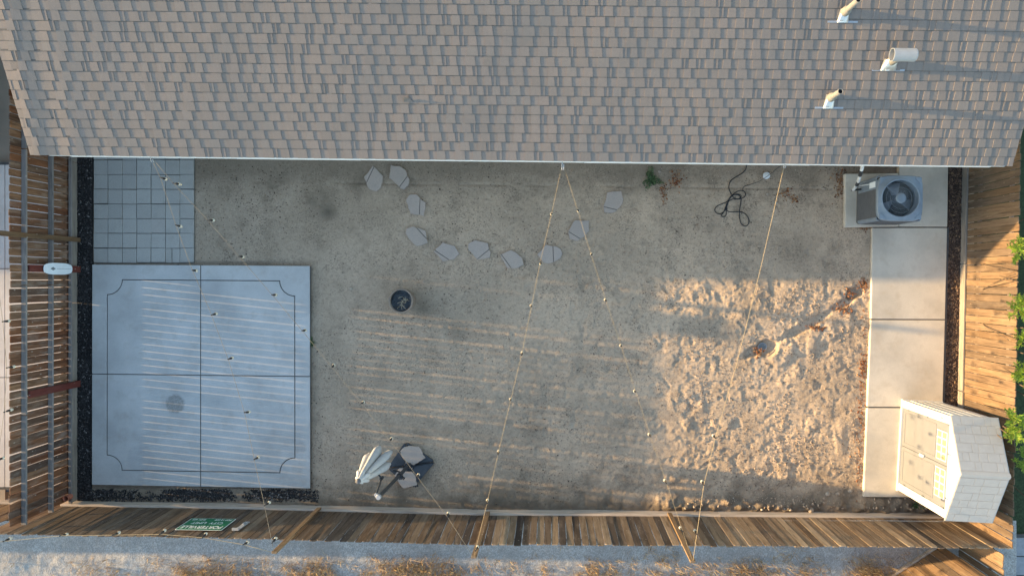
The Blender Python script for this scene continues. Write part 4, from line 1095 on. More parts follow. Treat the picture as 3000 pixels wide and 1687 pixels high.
def canopy():
    n, mrow = 144, 26; zt, zb = hub[2] - 0.02, 0.78
    flaps = 6; R_ = random.Random(4)
    fl = [(R_.uniform(0.75, 1.15), R_.uniform(-0.06, 0.16), R_.uniform(-.15, .15)) for _ in range(flaps)]
    fl[0] = (1.2, -0.02, 0); fl[1] = (1.15, 0.03, .1); fl[4] = (1.1, .05, 0)
    vs = []
    for k in range(mrow):
        q = k / (mrow - 1)
        for i in range(n):
            a = 2 * math.pi * i / n; fi = a / (2 * math.pi) * flaps; fk = int(fi) % flaps; ff = fi - int(fi)
            sc, dz, sh = fl[fk]
            lobe = math.sin(math.pi * ff)
            out = (0.035 + 0.26 * q ** 0.85 * (1 - 0.22 * sst(q, .8, 1.0)))
            r = out * (0.46 + 0.56 * lobe ** 0.5 * sc) * (1 - .2 * (1 - lobe) * q)
            aa = a + sh * q * lobe
            z = zt + (zb + dz - zt) * q * (0.86 + 0.14 * lobe)
            vs.append((hub[0] + r * math.cos(aa), hub[1] + r * math.sin(aa), z))
    fs = [(k * n + i, (k + 1) * n + i, (k + 1) * n + (i + 1) % n, k * n + (i + 1) % n) for k in range(mrow - 1) for i in range(n)]
    m_ = MB(); m_.add(vs, fs); o = m_.build('canopy', M['fabric'], par, smooth=True)
    so = o.modifiers.new('thick', 'SOLIDIFY'); so.thickness = 0.004
    # small vent tier at the top
    vs = []; rows = 8
    for k in range(rows):
        q = k / (rows - 1)
        for i in range(72):
            a = 2 * math.pi * i / 72; l = abs(math.sin(a * 3 + .6))
            r = 0.03 + q * (0.035 + 0.085 * l ** .7); z = hub[2] + .015 - 0.30 * q * (0.75 + .35 * l)
            vs.append((hub[0] + r * math.cos(a), hub[1] + r * math.sin(a), z))
    fs = [(k * 72 + i, (k + 1) * 72 + i, (k + 1) * 72 + (i + 1) % 72, k * 72 + (i + 1) % 72) for k in range(rows - 1) for i in range(72)]
    m2 = MB(); m2.add(vs, fs); o2 = m2.build('vent_tier', M['fabric'], o, smooth=True)
    so = o2.modifiers.new('thick', 'SOLIDIFY'); so.thickness = 0.004
    m2 = MB(); m2.sphere((hub[0], hub[1], hub[2] + .02), 0.05, 12, 0.7); m2.build('finial', plain('finial_grey', (0.11, 0.1, 0.095), 0.5), o, smooth=True)
    m2 = MB(); m2.cyl((hub[0], hub[1], hub[2]), (hub[0], hub[1], 0.95), 0.02, n=10); m2.build('canopy_pole', M['black_plastic'], par)
canopy()
stone([(1000,410),(1070,345),(1150,325),(1240,335),(1305,335),(1345,375),(1375,430),(1380,475),(1425,530),(1300,610),(1225,650),(1130,605),(1055,545),(1015,490)], 0.096, 0.035, 'flat stone weighing down the far side of the parasol base', conv=c8, group='stones weighing down the parasol base')
stone([(1040,700),(965,718),(905,830),(960,920),(1000,985),(1060,1045),(1130,1025),(1285,985),(1265,925),(1255,840),(1200,765),(1110,760)], 0.096, 0.035, 'flat stone weighing down the near side of the parasol base, under the mast', conv=c8, group='stones weighing down the parasol base')

# ---------------------------------------------------------------- plant pot
pc = P(1174, 881, 0.47)
zg = float(ground_h(pc[0], pc[1]))
pot = thing('plant_pot', 'round brown glazed pot with dark wet soil standing on the bare ground', 'pot', (pc[0], pc[1], zg))
q = (pc[0], pc[1], zg)
m_ = MB(); m_.lathe(q, [(.001, 0), (.18, 0), (.21, .05), (.242, .17), (.252, .29), (.242, .38), (.246, .395), (.258, .41), (.26, .45), (.253, .47), (.228, .47), (.222, .45), (.219, .34)], 56); m_.build('pot_body', M['glaze'], pot, smooth=True)
m_ = MB()
n = 40; rings = 9; vs = [(q[0], q[1], q[2] + .395)]
for k in range(1, rings):
    r = .221 * k / (rings - 1)
    for i in range(n):
        a = 2 * math.pi * i / n; x, y = q[0] + r * math.cos(a), q[1] + r * math.sin(a)
        vs.append((x, y, q[2] + .372 + .05 * (float(vn(np.array(x), np.array(y), 22, 31)) - .3) + .03 * sst(x - q[0] - (y - q[1]), -.05, .2)))
fs = [(0, 1 + i, 1 + (i + 1) % n) for i in range(n)] + [(1 + (k - 1) * n + i, 1 + k * n + i, 1 + k * n + (i + 1) % n, 1 + (k - 1) * n + (i + 1) % n) for k in range(1, rings - 1) for i in range(n)]
m_.add(vs, fs); m_.build('soil', M['soil'], pot, smooth=True)
m_ = MB(); m_.lathe((q[0], q[1], q[2] + .372), [(.001, 0), (.215, 0)], 40); m_.build('water', M['water'], pot)
for k in range(16):
    a = random.uniform(0, 6.28); r = random.uniform(.0, .14); a2 = random.uniform(0, 6.28); L = random.uniform(.06, .15)
    x, y = q[0] + .05 + r * math.cos(a) * .8, q[1] - .03 + r * math.sin(a)
    m_ = MB(); p1 = np.array([x, y, q[2] + .41]); pts = [p1 + np.array([math.cos(a2 + .5 * t) * L * t, math.sin(a2 + .5 * t) * L * t, .03 * math.sin(3 * t)]) for t in (0, .33, .66, 1)]
    pts = [p if (p[0] - q[0]) ** 2 + (p[1] - q[1]) ** 2 < .205 ** 2 else np.array([q[0] + (p[0] - q[0]) * .8, q[1] + (p[1] - q[1]) * .8, p[2]]) for p in pts]
    m_.tube(pts, .0035, 5); m_.build('dead_stem', M['straw'], pot)

# ---------------------------------------------------------------- air conditioner
AZ = WALK_Z + 0.014; AH = 0.98
acc = P(2638, 581, AZ + AH)
ac = thing('air_conditioner', 'square grey outdoor air conditioner with round fan grille on top', 'air conditioner', (acc[0], acc[1], AZ))
fr = frame((acc[0], acc[1], AZ), -SUNEAVE - 0.004)
hw = 0.45
def rsq(h, r, n=6):
    pts = []
    for (sx, sy, a0) in ((1, 1, 0), (-1, 1, 90), (-1, -1, 180), (1, -1, 270)):
        for k in range(n + 1):
            a = math.radians(a0 + 90.0 * k / n); pts.append((sx * (h - r) + r * math.cos(a), sy * (h - r) + r * math.sin(a)))
    return pts
def ringprism(mb, pts, z0, z1, fr):
    n = len(pts)
    vs = [fr((x, y, z0)) for x, y in pts] + [fr((x, y, z1)) for x, y in pts]
    mb.add(vs, [tuple(range(n - 1, -1, -1)), tuple(range(n, 2 * n))] + [(i, (i + 1) % n, n + (i + 1) % n, n + i) for i in range(n)])
m_ = MB(); ringprism(m_, rsq(hw - .005, .06), 0, .07, fr); m_.build('base_pan', M['ac_side'], ac)
m_ = MB(); ringprism(m_, rsq(hw - .035, .05), .07, AH - .40, fr); m_.build('coil', M['ac_dark'], ac)
pr = rsq(hw - .03, .05); 
m_ = MB(); n = len(pr)
vs = [fr((x, y, .07)) for x, y in pr] + [fr((x, y, AH - .08)) for x, y in pr]
m_.add(vs, [(i, (i + 1) % n, n + (i + 1) % n, n + i) for i in range(n)]); m_.build('inner_skin', M['ac_dark'], ac)
for (sx, sy) in ((-1, -1), (-1, 1), (1, -1), (1, 1)):
    m_ = MB(); pts = [(sx * (hw - .075) + sx * x, sy * (hw - .075) + sy * y) for x, y in ((0, .07), (0.03, .07), (.06, .055), (.07, .03), (.07, 0), (.06, 0), (.045, .045), (0, .06))]
    if sx * sy < 0: pts = pts[::-1]
    ringprism(m_, pts, .07, AH - .07, fr); m_.build('corner_post', M['ac_top'], ac)
for side in range(4):
    a = side * math.pi / 2; ca, sa = round(math.cos(a)), round(math.sin(a))
    rot = lambda p, ca=ca, sa=sa: fr((ca * p[0] - sa * p[1], sa * p[0] + ca * p[1], p[2]))
    nl = 19
    for k in range(nl):
        z = .10 + k * (AH - .2) / (nl - 1)
        y0, y1 = -hw + .078, hw - .078
        if side == 2: y0 = -hw + .26 if False else y0
        m_ = MB()
        if side == 1: continue
        ylo, yhi = (y0, y1)
        if side == 2: ylo, yhi = (-hw + .26, y1)      # in the rotated frame the service panel takes the corner by the house
        m_.hexa([rot((hw - .030, ylo, z - .012)), rot((hw - .006, ylo, z - .020)), rot((hw - .006, yhi, z - .020)), rot((hw - .030, yhi, z - .012))],
                [rot((hw - .030, ylo, z + .006)), rot((hw - .006, ylo, z - .006)), rot((hw - .006, yhi, z - .006)), rot((hw - .030, yhi, z + .006))])
        m_.build('louver', M['ac_side'], ac)
m_ = MB()
m_.box((-hw + .018, hw - .17, .50), (.03, .18, .84), fr); m_.build('service_panel', M['ac_top'], ac, bevel=.005)
m_ = MB(); m_.box((-hw + .0, hw - .165, AH - .24), (.006, .115, .26), fr); m_.build('rating_label', M['label'], ac)
# top cover: square ring with a round opening, raised rim and corner pads
def top_cover():
    N = 64; ro = .355; pts_o = []
    for i in range(N):
        a = 2 * math.pi * i / N; c, s_ = math.cos(a), math.sin(a)
        p = 5.5; r = hw / (abs(c) ** p + abs(s_) ** p) ** (1 / p); pts_o.append((r * c, r * s_, c, s_))
    prof = []
    vs = []
    rows = [lambda i: (pts_o[i][0], pts_o[i][1], AH - .085), lambda i: (pts_o[i][0] * 1.01, pts_o[i][1] * 1.01, AH - .03), lambda i: (pts_o[i][0] * .985, pts_o[i][1] * .985, AH - .006), lambda i: (pts_o[i][0] * .95, pts_o[i][1] * .95, AH),
            lambda i: ((ro + .045) * pts_o[i][2], (ro + .045) * pts_o[i][3], AH + .004), lambda i: ((ro + .032) * pts_o[i][2], (ro + .032) * pts_o[i][3], AH + .022), lambda i: ((ro + .012) * pts_o[i][2], (ro + .012) * pts_o[i][3], AH + .022),
            lambda i: (ro * pts_o[i][2], ro * pts_o[i][3], AH + .004), lambda i: ((ro + .01) * pts_o[i][2], (ro + .01) * pts_o[i][3], AH - .2)]
    for f in rows:
        for i in range(N): vs.append(fr(f(i)))
    fs = [(k * N + i, k * N + (i + 1) % N, (k + 1) * N + (i + 1) % N, (k + 1) * N + i) for k in range(len(rows) - 1) for i in range(N)]
    m_ = MB(); m_.add(vs, fs); top = m_.build('top_cover', M['ac_top'], ac, smooth=True)
    for (sx, sy) in ((-1, -1), (-1, 1), (1, -1), (1, 1)):
        m_ = MB(); pts = [(.415, .415), (.415, .30), (.40, .29), (.335, .345), (.29, .40), (.30, .415)]
        pts = [(sx * x, sy * y) for x, y in pts]
        if sx * sy > 0: pts = pts[::-1]
        ringprism(m_, pts, AH + .001, AH + .009, fr); m_.build('corner_pad', M['ac_top'], top, bevel=.004)
    # wire guard
    m_ = MB()
    for i in range(120):
        a = 2 * math.pi * i / 120; c, s_ = math.cos(a), math.sin(a)
        m_.tube([fr((.352 * c, .352 * s_, AH + .012)), fr((.29 * c, .29 * s_, AH + .028)), fr((.20 * c, .20 * s_, AH + .03)), fr((.10 * c, .10 * s_, AH + .028))], .0013, 3)
    for r in (.21, .29, .10):
        m_.tube([fr((r * math.cos(2 * math.pi * i / 48), r * math.sin(2 * math.pi * i / 48), AH + .029)) for i in range(49)], .0022, 4)
    m_.build('fan_guard', M['ac_top'], ac)
    m_ = MB(); m_.lathe(fr((0, 0, AH)), [(.001, .048), (.07, .046), (.1, .036), (.104, .02), (.1, .015)], 32); m_.build('guard_hub', M['ac_top'], ac, smooth=True)
    m_ = MB(); m_.lathe(fr((0, 0, AH)), [(.001, -.39), (.37, -.39), (.365, -.2)], 32); m_.build('fan_well', M['ac_dark'], ac)
    for k, a0 in enumerate((1.75, 1.75 + 2.094, 1.75 + 4.189)):
        m_ = MB(); vs = []
        for q in range(7):
            a = a0 - .38 + .76 * q / 6
            for r in (.09, .2, .325): vs.append(fr((r * math.cos(a), r * math.sin(a), AH - .2 - .10 * (q / 6 - .5))))
        fs = [(q * 3 + i, q * 3 + i + 1, (q + 1) * 3 + i + 1, (q + 1) * 3 + i) for q in range(6) for i in range(2)]
        m_.add(vs, fs); o = m_.build('fan_blade', M['ac_blade'], ac, smooth=True); so = o.modifiers.new('t', 'SOLIDIFY'); so.thickness = .006
    m_ = MB(); m_.cyl(fr((0, 0, AH - .3)), fr((0, 0, AH - .05)), .08, n=20); m_.build('fan_motor', M['ac_dark'], ac)
    m_ = MB(); m_.tube([fr((-.26, .24, AH - .04)), fr((-.06, .07, AH - .03))], .012, 6); m_.build('motor_wire', M['ac_blade'], ac)
top_cover()
# insulated refrigerant line from wall to unit
pth = [np.array([P(2534, 470, 1.9)[0], 2.64, 2.05]), P(2524, 500, 1.25), P(2512, 540, .70), P(2500, 556, .42)]
ln = thing('refrigerant_line', 'taped black and white insulated pipe running from the wall to the air conditioner', 'pipe', (pth[-1][0], pth[-1][1], 0))
segs = [(0, .33, M['insul']), (.33, .45, M['black_plastic']), (.45, .6, M['insul']), (.6, .72, M['black_plastic']), (.72, 1.0, M['insul'])]
def pl(t):
    t = min(max(t, 0), 1) * 3; k = min(int(t), 2); f = t - k; return pth[k] * (1 - f) + pth[k + 1] * f
for k, (a, b_, mt_) in enumerate(segs):
    m_ = MB(); m_.tube([pl(a + (b_ - a) * i / 4) for i in range(5)], .034 + .002 * (k % 2), 12); m_.build('pipe_wrap', mt_, ln)
m_ = MB(); e = pth[-1]; m_.tube([e, e + np.array([.0, 0, -.06]), e + np.array([.09, .01, -.1]), np.array([acc[0] - hw + .0, e[1] + .02, e[2] - .1])], .022, 8); m_.build('elbow', M['black_plastic'], ln)
m_ = MB(); a0 = fr((-hw - .16, hw - .12, .46)); a1 = fr((-hw + .01, hw - .13, .62)); m_.tube([a0, a0 + np.array([.05, -.02, .0]), a1 + np.array([-.06, -.01, -.02]), a1], .011, 8); m_.build('conduit', M['insul'], ln)

# ---------------------------------------------------------------- white resin garden shed
f1, f2 = P(2643, 1171, WALK_Z), P(2628, 1433, WALK_Z)
sw = np.linalg.norm(f2 - f1); aang = math.atan2((f2 - f1)[1], (f2 - f1)[0])
shed = thing('garden_shed', 'white resin garden shed with double doors and tile-pattern roof', 'shed', ((f1 + f2) / 2))
fs_ = frame(f1, aang)                                 # local x along the front (top to bottom of photo), local y to the right (depth), z up
DEP, WH, PK = 0.84, 1.86, 2.27
def sbox(nm, x0, x1, y0, y1, z0, z1, mat, parent=None, bevel=0.0):
    m_ = MB(); m_.box(((x0 + x1) / 2, (y0 + y1) / 2, (z0 + z1) / 2), (x1 - x0, y1 - y0, z1 - z0), fs_); return m_.build(nm, mat, parent or shed, bevel=bevel)
sbox('floor', -.02, sw + .02, -.02, DEP, 0.0, 0.05, M['shed_wall'])
d0, d1 = 0.085 * sw, 0.915 * sw; DT = 1.80
# front frame around the doors
sbox('jamb', 0, d0 - .006, 0, .07, .05, WH, M['shed_wall'], bevel=.006)
sbox('jamb', d1 + .006, sw, 0, .07, .05, WH, M['shed_wall'], bevel=.006)
def gable(y0, y1, nm, zb):
    m_ = MB(); pts = [(0.0 if zb >= WH else 0, zb), (sw, zb), (sw, WH + .004), (sw / 2, PK - .02), (0, WH + .004)]
    n = len(pts)
    m_.add([fs_((x, y0, z)) for x, z in pts] + [fs_((x, y1, z)) for x, z in pts], [tuple(range(n)), tuple(range(2 * n - 1, n - 1, -1))] + [(i, n + i, n + (i + 1) % n, (i + 1) % n) for i in range(n)])
    return m_.build(nm, M['shed_wall'], shed)
m_ = MB(); m_.box((sw / 2, .035, (DT + WH) / 2), (d1 - d0, .07, WH - DT), fs_); m_.build('lintel', M['shed_wall'], shed)
gable(.0, .06, 'gable', WH + .001)
gable(DEP - .06, DEP, 'rear_wall', .05)
for x0 in (0, sw - .05):
    w_ = sbox('side_wall', x0, x0 + .05, .07, DEP - .06, .05, WH, M['shed_wall'])
    for k in range(4):
        y = .12 + k * .17; xo = x0 - .012 if x0 == 0 else x0 + .05
        sbox('rib', xo, xo + .012, y, y + .09, .10, WH - .06, M['shed_wall'], w_, bevel=.004)
for k in range(2):
    x0 = d0 if k == 0 else sw / 2 + .003; x1 = sw / 2 - .003 if k == 0 else d1
    dr = sbox('door', x0, x1, .012, .05, .06, DT - .006, M['shed_door'], bevel=.006)
    # raised lower panel frame
    for (a, b_, c, d) in ((x0 + .07, x1 - .07, .14, .17), (x0 + .07, x1 - .07, 1.32, 1.345), (x0 + .07, x0 + .09, .171, 1.319), (x1 - .09, x1 - .07, .171, 1.319)):
        sbox('panel_moulding', a, b_, .004, .0118, c, d, M['shed_door'], dr, bevel=.003)
    # window: 4 x 2 panes in a white grid
    wx0, wx1, wz0, wz1 = x0 + .09, x1 - .09, 1.40, 1.735
    if k == 0: wx0, wx1 = .17 * sw, .46 * sw
    else: wx0, wx1 = .54 * sw, .83 * sw
    win = sbox('window_frame', wx0, wx1, .002, .0118, wz0, wz1, M['shed_wall'], dr)
    nx, nzz = 4, 2
    for i in range(nx):
        for j in range(nzz):
            cw, ch = (wx1 - wx0) / nx, (wz1 - wz0) / nzz
            xa, za = wx0 + i * cw + .016, wz0 + j * ch + .018
            sbox('pane', xa, xa + cw - .032, -.0005, .0015, za, za + ch - .036, M['shed_pane'], dr)
            sbox('muntin', wx0 + i * cw - .006, wx0 + i * cw + .006, -.008, .0017, wz0 + j * ch + .002, wz0 + (j + 1) * ch - .002, M['shed_wall'], dr)
        sbox('muntin', wx0 + i * cw + .007, wx0 + (i + 1) * cw - .007, -.006, .0016, wz0 + (wz1 - wz0) / 2 - .007, wz0 + (wz1 - wz0) / 2 + .007, M['shed_wall'], dr)
    for z in (.22, .95, 1.66):
        hx = d0 - .012 if k == 0 else d1 - .018
        sbox('hinge', hx, hx + .03, -.006, -.0005, z, z + .08, M['shed_door'], dr, bevel=.003)
hd = sbox('handle', sw / 2 - .03, sw / 2 + .03, -.035, .010, .84, .99, M['shed_wall'], bevel=.012)
# roof: two slopes with raised blocks
OH = .03
half = sw / 2 + OH
rf = None
for side in (0, 1):
    def rp(a, y, n, side=side):                       # a: distance from ridge down the slope (horizontal), y depth, n lift
        x = sw / 2 - a if side == 0 else sw / 2 + a
        z = PK - (PK - WH) * a / (sw / 2) + n
        return fs_((x, y, z))
    m_ = MB()
    q = [(0.0, -.02), (half, -.02), (half, DEP + .03), (0.0, DEP + .03)]
    bt = [rp(a, y, -.03) for a, y in q]; tp = [rp(a, y, 0) for a, y in q]
    if side == 0: bt, tp = bt[::-1], tp[::-1]
    m_.hexa(bt, tp); rfo = m_.build('roof', M['shed_roof'], shed)
    ncol = 6; cw = (half - .07) / ncol
    for r in range(ncol):
        a0 = .07 + r * cw; a1 = a0 + cw - .006
        y = -.012; first = True
        while y < DEP + .02:
            L = random.choice([.12, .17, .22, .28, .33]); 
            if first and r % 2: L *= .5
            first = False
            ye = min(y + L, DEP + .022)
            if DEP + .022 - ye < .05: ye = DEP + .022
            m_ = MB(); q = [(a0, y), (a1, y), (a1, ye - .006), (a0, ye - .006)]
            bt = [rp(a, yy, .0005) for a, yy in q]; tp = [rp(a, yy, .006) for a, yy in q]
            if side == 0: bt, tp = bt[::-1], tp[::-1]
            m_.hexa(bt, tp); m_.build('roof_tile', M['shed_roof'], rfo, bevel=.003)
            y = ye
m_ = MB(); rg = [(sw / 2 - .055, PK - .012), (sw / 2, PK + .022), (sw / 2 + .055, PK - .012)]
m_.add([fs_((x, -.025, z)) for x, z in rg] + [fs_((x, DEP + .035, z)) for x, z in rg], [(0, 1, 2), (5, 4, 3), (0, 3, 4, 1), (1, 4, 5, 2), (2, 5, 3, 0)]); m_.build('ridge_cap', M['shed_roof'], shed, bevel=.004)

# ---------------------------------------------------------------- string lights
def string_light(label, pts, z0, z1, sag, bulbs, mat='wire', rad=.0036, group='string lights over the yard'):
    """pts: photo pixels along the wire; bulbs: photo pixels of the point where each hangs"""
    px = [np.array(p, float) for p in pts]
    seg = [np.linalg.norm(px[k + 1] - px[k]) for k in range(len(px) - 1)]; tot = sum(seg)
    zz = lambda f: z0 + (z1 - z0) * f - sag * 4 * f * (1 - f)
    path = []; acc_ = 0
    for k in range(len(px) - 1):
        n = max(2, int(seg[k] / 60))
        for i in range(n):
            f = (acc_ + seg[k] * i / n) / tot; path.append(P(*(px[k] + (px[k + 1] - px[k]) * i / n), zz(f)))
        acc_ += seg[k]
    path.append(P(*px[-1], zz(1.0)))
    t = thing('string_light', label, 'string light', (path[0] + path[-1]) / 2, group)
    m_ = MB(); m_.tube(path, rad, 6); wire = m_.build('wire', M[mat], t, smooth=True)
    for bpx in bulbs:
        # nearest point on the wire in the picture
        best = None; acc_ = 0
        for k in range(len(px) - 1):
            d = px[k + 1] - px[k]; f = np.clip(np.dot(np.array(bpx) - px[k], d) / np.dot(d, d), 0, 1); q = px[k] + d * f; dist = np.linalg.norm(q - bpx)
            if best is None or dist < best[0]: best = (dist, q, (acc_ + seg[k] * f) / tot)
            acc_ += seg[k]
        p = P(*best[1], zz(best[2]))
        sw_ = np.array([random.gauss(0, .012), random.gauss(0, .012), 0])
        m_ = MB(); m_.cyl(p, p + sw_ * .4 - (0, 0, .055), .0045, n=6); m_.cyl(p + (0, 0, .012), p - (0, 0, .012), .011, n=8); m_.cyl(p + sw_ * .4 - (0, 0, .05), p + sw_ * .8 - (0, 0, .115), .017, .021, 10); so = m_.build('socket', M['socket'], t)
        c = p + sw_ - np.array([0, 0, .155])
        m_ = MB(); m_.lathe(c, [(.001, -.038), (.014, -.035), (.024, -.023), (.028, -.005), (.027, .014), (.02, .032), (.015, .045)], 14); m_.build('bulb', M['bulb'], t, smooth=True)
    return t
ez = 2.93
pt = [tuple((p[0] / (H - p[2]) * FPX + U0, -p[1] / (H - p[2]) * FPX + V0)) for p in POLE_TOP]
z1, z2, z3 = [p[2] - .01 for p in POLE_TOP]
string_light('string light from the left eave hook down over the slab to the left pole', [(443, 464), (470, 520), (515, 658), (560, 782), (615, 910), (668, 1050), (717, 1210), (745, 1345), (775, 1480), pt[0]], ez, z1, .25, [(470, 520), (528, 655), (578, 786), (622, 922), (668, 1052), (708, 1210), (744, 1345), (775, 1480), (795, 1590)])
string_light('string light from the left eave hook slanting over the parasol to the middle pole', [(446, 464), (508, 537), (610, 646), (703, 754), (795, 861), (885, 968), (974, 1076), (1058, 1180), (1146, 1292), (1226, 1400), (1312, 1515), pt[1]], ez, z2, .25, [(508, 537), (610, 646), (799, 862), (700, 752), (887, 967), (974, 1075), (1060, 1180), (1144, 1288), (1222, 1396), (1312, 1513)])
string_light('string light from the middle eave hook straight down to the middle pole', [(1645, 492), (1616, 626), (1583, 768), (1557, 898), (1528, 1040), (1496, 1172), (1459, 1330), (1427, 1473), pt[1]], ez - .12, z2, .2, [(1616, 626), (1583, 768), (1557, 898), (1528, 1040), (1496, 1172), (1459, 1330), (1427, 1473), (1393, 1612)], 'rope', .0026)
string_light('string light from the middle eave hook slanting right to the right pole', [(1653, 492), (1692, 615), (1732, 747), (1776, 882), (1820, 1014), (1862, 1147), (1906, 1278), (1953, 1415), (2000, 1555), pt[2]], ez - .12, z3, .2, [(1692, 615), (1732, 747), (1776, 882), (1820, 1014), (1862, 1147), (1906, 1278), (1953, 1415), (2000, 1555)], 'rope', .0022)
string_light('bright tan string light running from the right part of the eave to the right pole', [(2301, 482), (2294, 500), (2230, 780), (2160, 1060), (2096, 1282), (2062, 1420), pt[2]], ez - .05, z3, .15, [(2096, 1282), (2064, 1420), (2040, 1563)], 'rope', .0042)
string_light('string light running left along the bottom fence top from the left pole', [pt[0], (713, 1594), (597, 1574), (473, 1564), (335, 1566), (184, 1568), (20, 1584), (-60, 1592)], z1, 2.6, .1, [(713, 1594), (594, 1574), (468, 1564), (331, 1566), (176, 1569), (10, 1584)], 'rope', .0042)
string_light('string light hanging over the neighbour\'s walk beyond the left fence', [(-12, 790), (8, 942), (20, 1077), (12, 1207), (-8, 1352)], 2.6, 2.6, .1, [(8, 942), (20, 1077), (14, 1207), (-6, 1347)])
# eave hooks
for (u, v, lab) in ((444, 462, 'small metal hook on the fascia holding the two left string lights'), (1649, 476, 'long metal hook on the fascia holding the two middle string lights'), (2300, 478, 'small metal hook on the fascia holding the tan string light')):
    p = P(u, v, 2.95); t = thing('eave_hook', lab, 'hook', p, 'hooks under the roof edge')
    m_ = MB(); L = .18 if u == 1649 else .09
    m_.tube([p + np.array([0, .08, .03]), p + np.array([0, .02, .03]), p + np.array([-.015, -.03, 0]), p + np.array([-.015, -.03 - L * .5, -.04]), p + np.array([.015, -.03 - L * .5, -.04]), p + np.array([.015, -.03, 0])], .008, 8); m_.build('hook_wire', M['galv'], t)
    m_ = MB(); m_.box(p + np.array([0, .045, .03]), (.05, .01, .06)); m_.build('hook_plate', M['galv'], t)

# ---------------------------------------------------------------- hoses, cords and small things
def curve_path(px, z, sub=6):
    q = [np.array(p, float) for p in px]; out = []
    for k in range(len(q) - 1):
        p0, p1, p2, p3 = q[max(k - 1, 0)], q[k], q[k + 1], q[min(k + 2, len(q) - 1)]
        for i in range(sub):
            t = i / sub; out.append(.5 * ((2 * p1) + (-p0 + p2) * t + (2 * p0 - 5 * p1 + 4 * p2 - p3) * t * t + (-p0 + 3 * p1 - 3 * p2 + p3) * t ** 3))
    out.append(q[-1]); return out
hp = [(1245,70),(1245,105),(1238,150),(1200,190),(1145,222),(1095,262),(1080,315),(1095,370),(1130,420),(1175,425),(1195,400),(1160,385),(1110,400),(1060,455),(990,485),(955,510),(948,540),(965,562),(1000,568),(1040,540),(1065,490),(1080,430),(1120,385),(1165,355),(1210,350),(1235,375),(1225,410),(1180,430),(1120,430),(1080,450),(1050,500),(1030,555),(1010,580),(1025,598),(1050,585),(1058,560),(1050,510),(1060,470),(1062,530),(1085,548),(1140,550),(1200,552),(1245,580),(1270,630),(1260,670),(1230,684),(1195,660),(1182,610),(1180,550),(1190,480),(1195,430),(1170,395),(1130,390)]
cc = curve_path([(1800 + x / 3.22, 450 + y / 3.22) for x, y in hp], 0)
path = []
for k, (u, v) in enumerate(cc):
    q = P(u, v); path.append(np.array([q[0], q[1], float(ground_h(q[0], q[1])) + .012 + .008 * math.sin(k * .21)]))
m_ = MB(); m_.tube(path, .009, 8); tag(m_.build('garden_hose', M['hose'], smooth=True), 'black hose lying in loose loops on the dirt near the roof edge', 'hose')
q0 = P(2300, 477, 2.93); ends = [(2282, 490, 2.4), (2250, 515, 1.2), (2225, 531, .2), (2195, 542, .01), (2180, 547, .01), (2176, 556, .01), (2181, 562, .01)]
path = [q0] + [P(*e) for e in ends]; path = curve_path(path, 0)
m_ = MB(); m_.tube(path, .006, 6); tag(m_.build('power_cord', M['hose'], smooth=True), 'thin black cord dropping from the eave hook to the ground', 'cord')
# white clean-out cap beside the wall
q = P(2245, 515); zg = float(ground_h(q[0], q[1]))
t = thing('cleanout_cap', 'white round plastic clean-out cap in the dirt under the roof edge', 'cap', (q[0], q[1], zg))
m_ = MB(); m_.lathe((q[0], q[1], zg - .03), [(.001, .075), (.03, .075), (.032, .092), (.045, .092), (.048, .07), (.072, .068), (.074, .0)], 28); m_.build('cap_body', M['pvc'], t, smooth=False)
m_ = MB(); m_.box((q[0], q[1], zg + .07), (.05, .05, .03)); m_.build('cap_nut', M['pvc'], t, bevel=.004)
# white splash of plaster next to it
# irrigation bits in the dug hollows
q = P(2497, 867); zg = float(ground_h(q[0], q[1]))
m_ = MB(); m_.lathe((q[0], q[1], zg - .04), [(.028, 0), (.028, .11), (.022, .11), (.022, .03), (.001, .03)], 18); tag(m_.build('pipe_stub', M['pvc'], smooth=False), 'short white plastic pipe stub in a hollow near the walk', 'pipe')
q = P(2236, 1017); zg = float(ground_h(q[0], q[1]))
t = thing('drain_grate', 'round dark drain grate lying in the dug hollow', 'grate', (q[0], q[1], zg))
m_ = MB(); m_.lathe((q[0], q[1], zg), [(.095, -.02), (.095, .035), (.083, .035), (.083, .0)], 28); m_.build('rim', M['vent_grey'], t)
for k in range(-5, 6):
    y = k * .0145; L = math.sqrt(max(.083 ** 2 - y * y, 0)); m_ = MB(); m_.box((q[0], q[1] + y, zg + .028), (2 * L, .007, .01)); m_.build('bar', M['vent_grey'], t)
m_ = MB(); m_.cyl((q[0], q[1], zg - .01), (q[0], q[1], zg + .012), .083, n=24); m_.build('sump', M['black'], t)
# terracotta pipe on the fence ledge in the lower left corner
q = P(207, 1453, .29); m_ = MB(); m_.lathe((q[0], q[1], .287), [(.05, 0), (.056, .005), (.06, .13), (.062, .16), (.052, .16), (.048, .02), (.001, .02)], 24)
tag(m_.build('terracotta_pipe', M['terracotta'], smooth=False), 'small terracotta pot on the fence ledge in the lower left corner', 'pot')
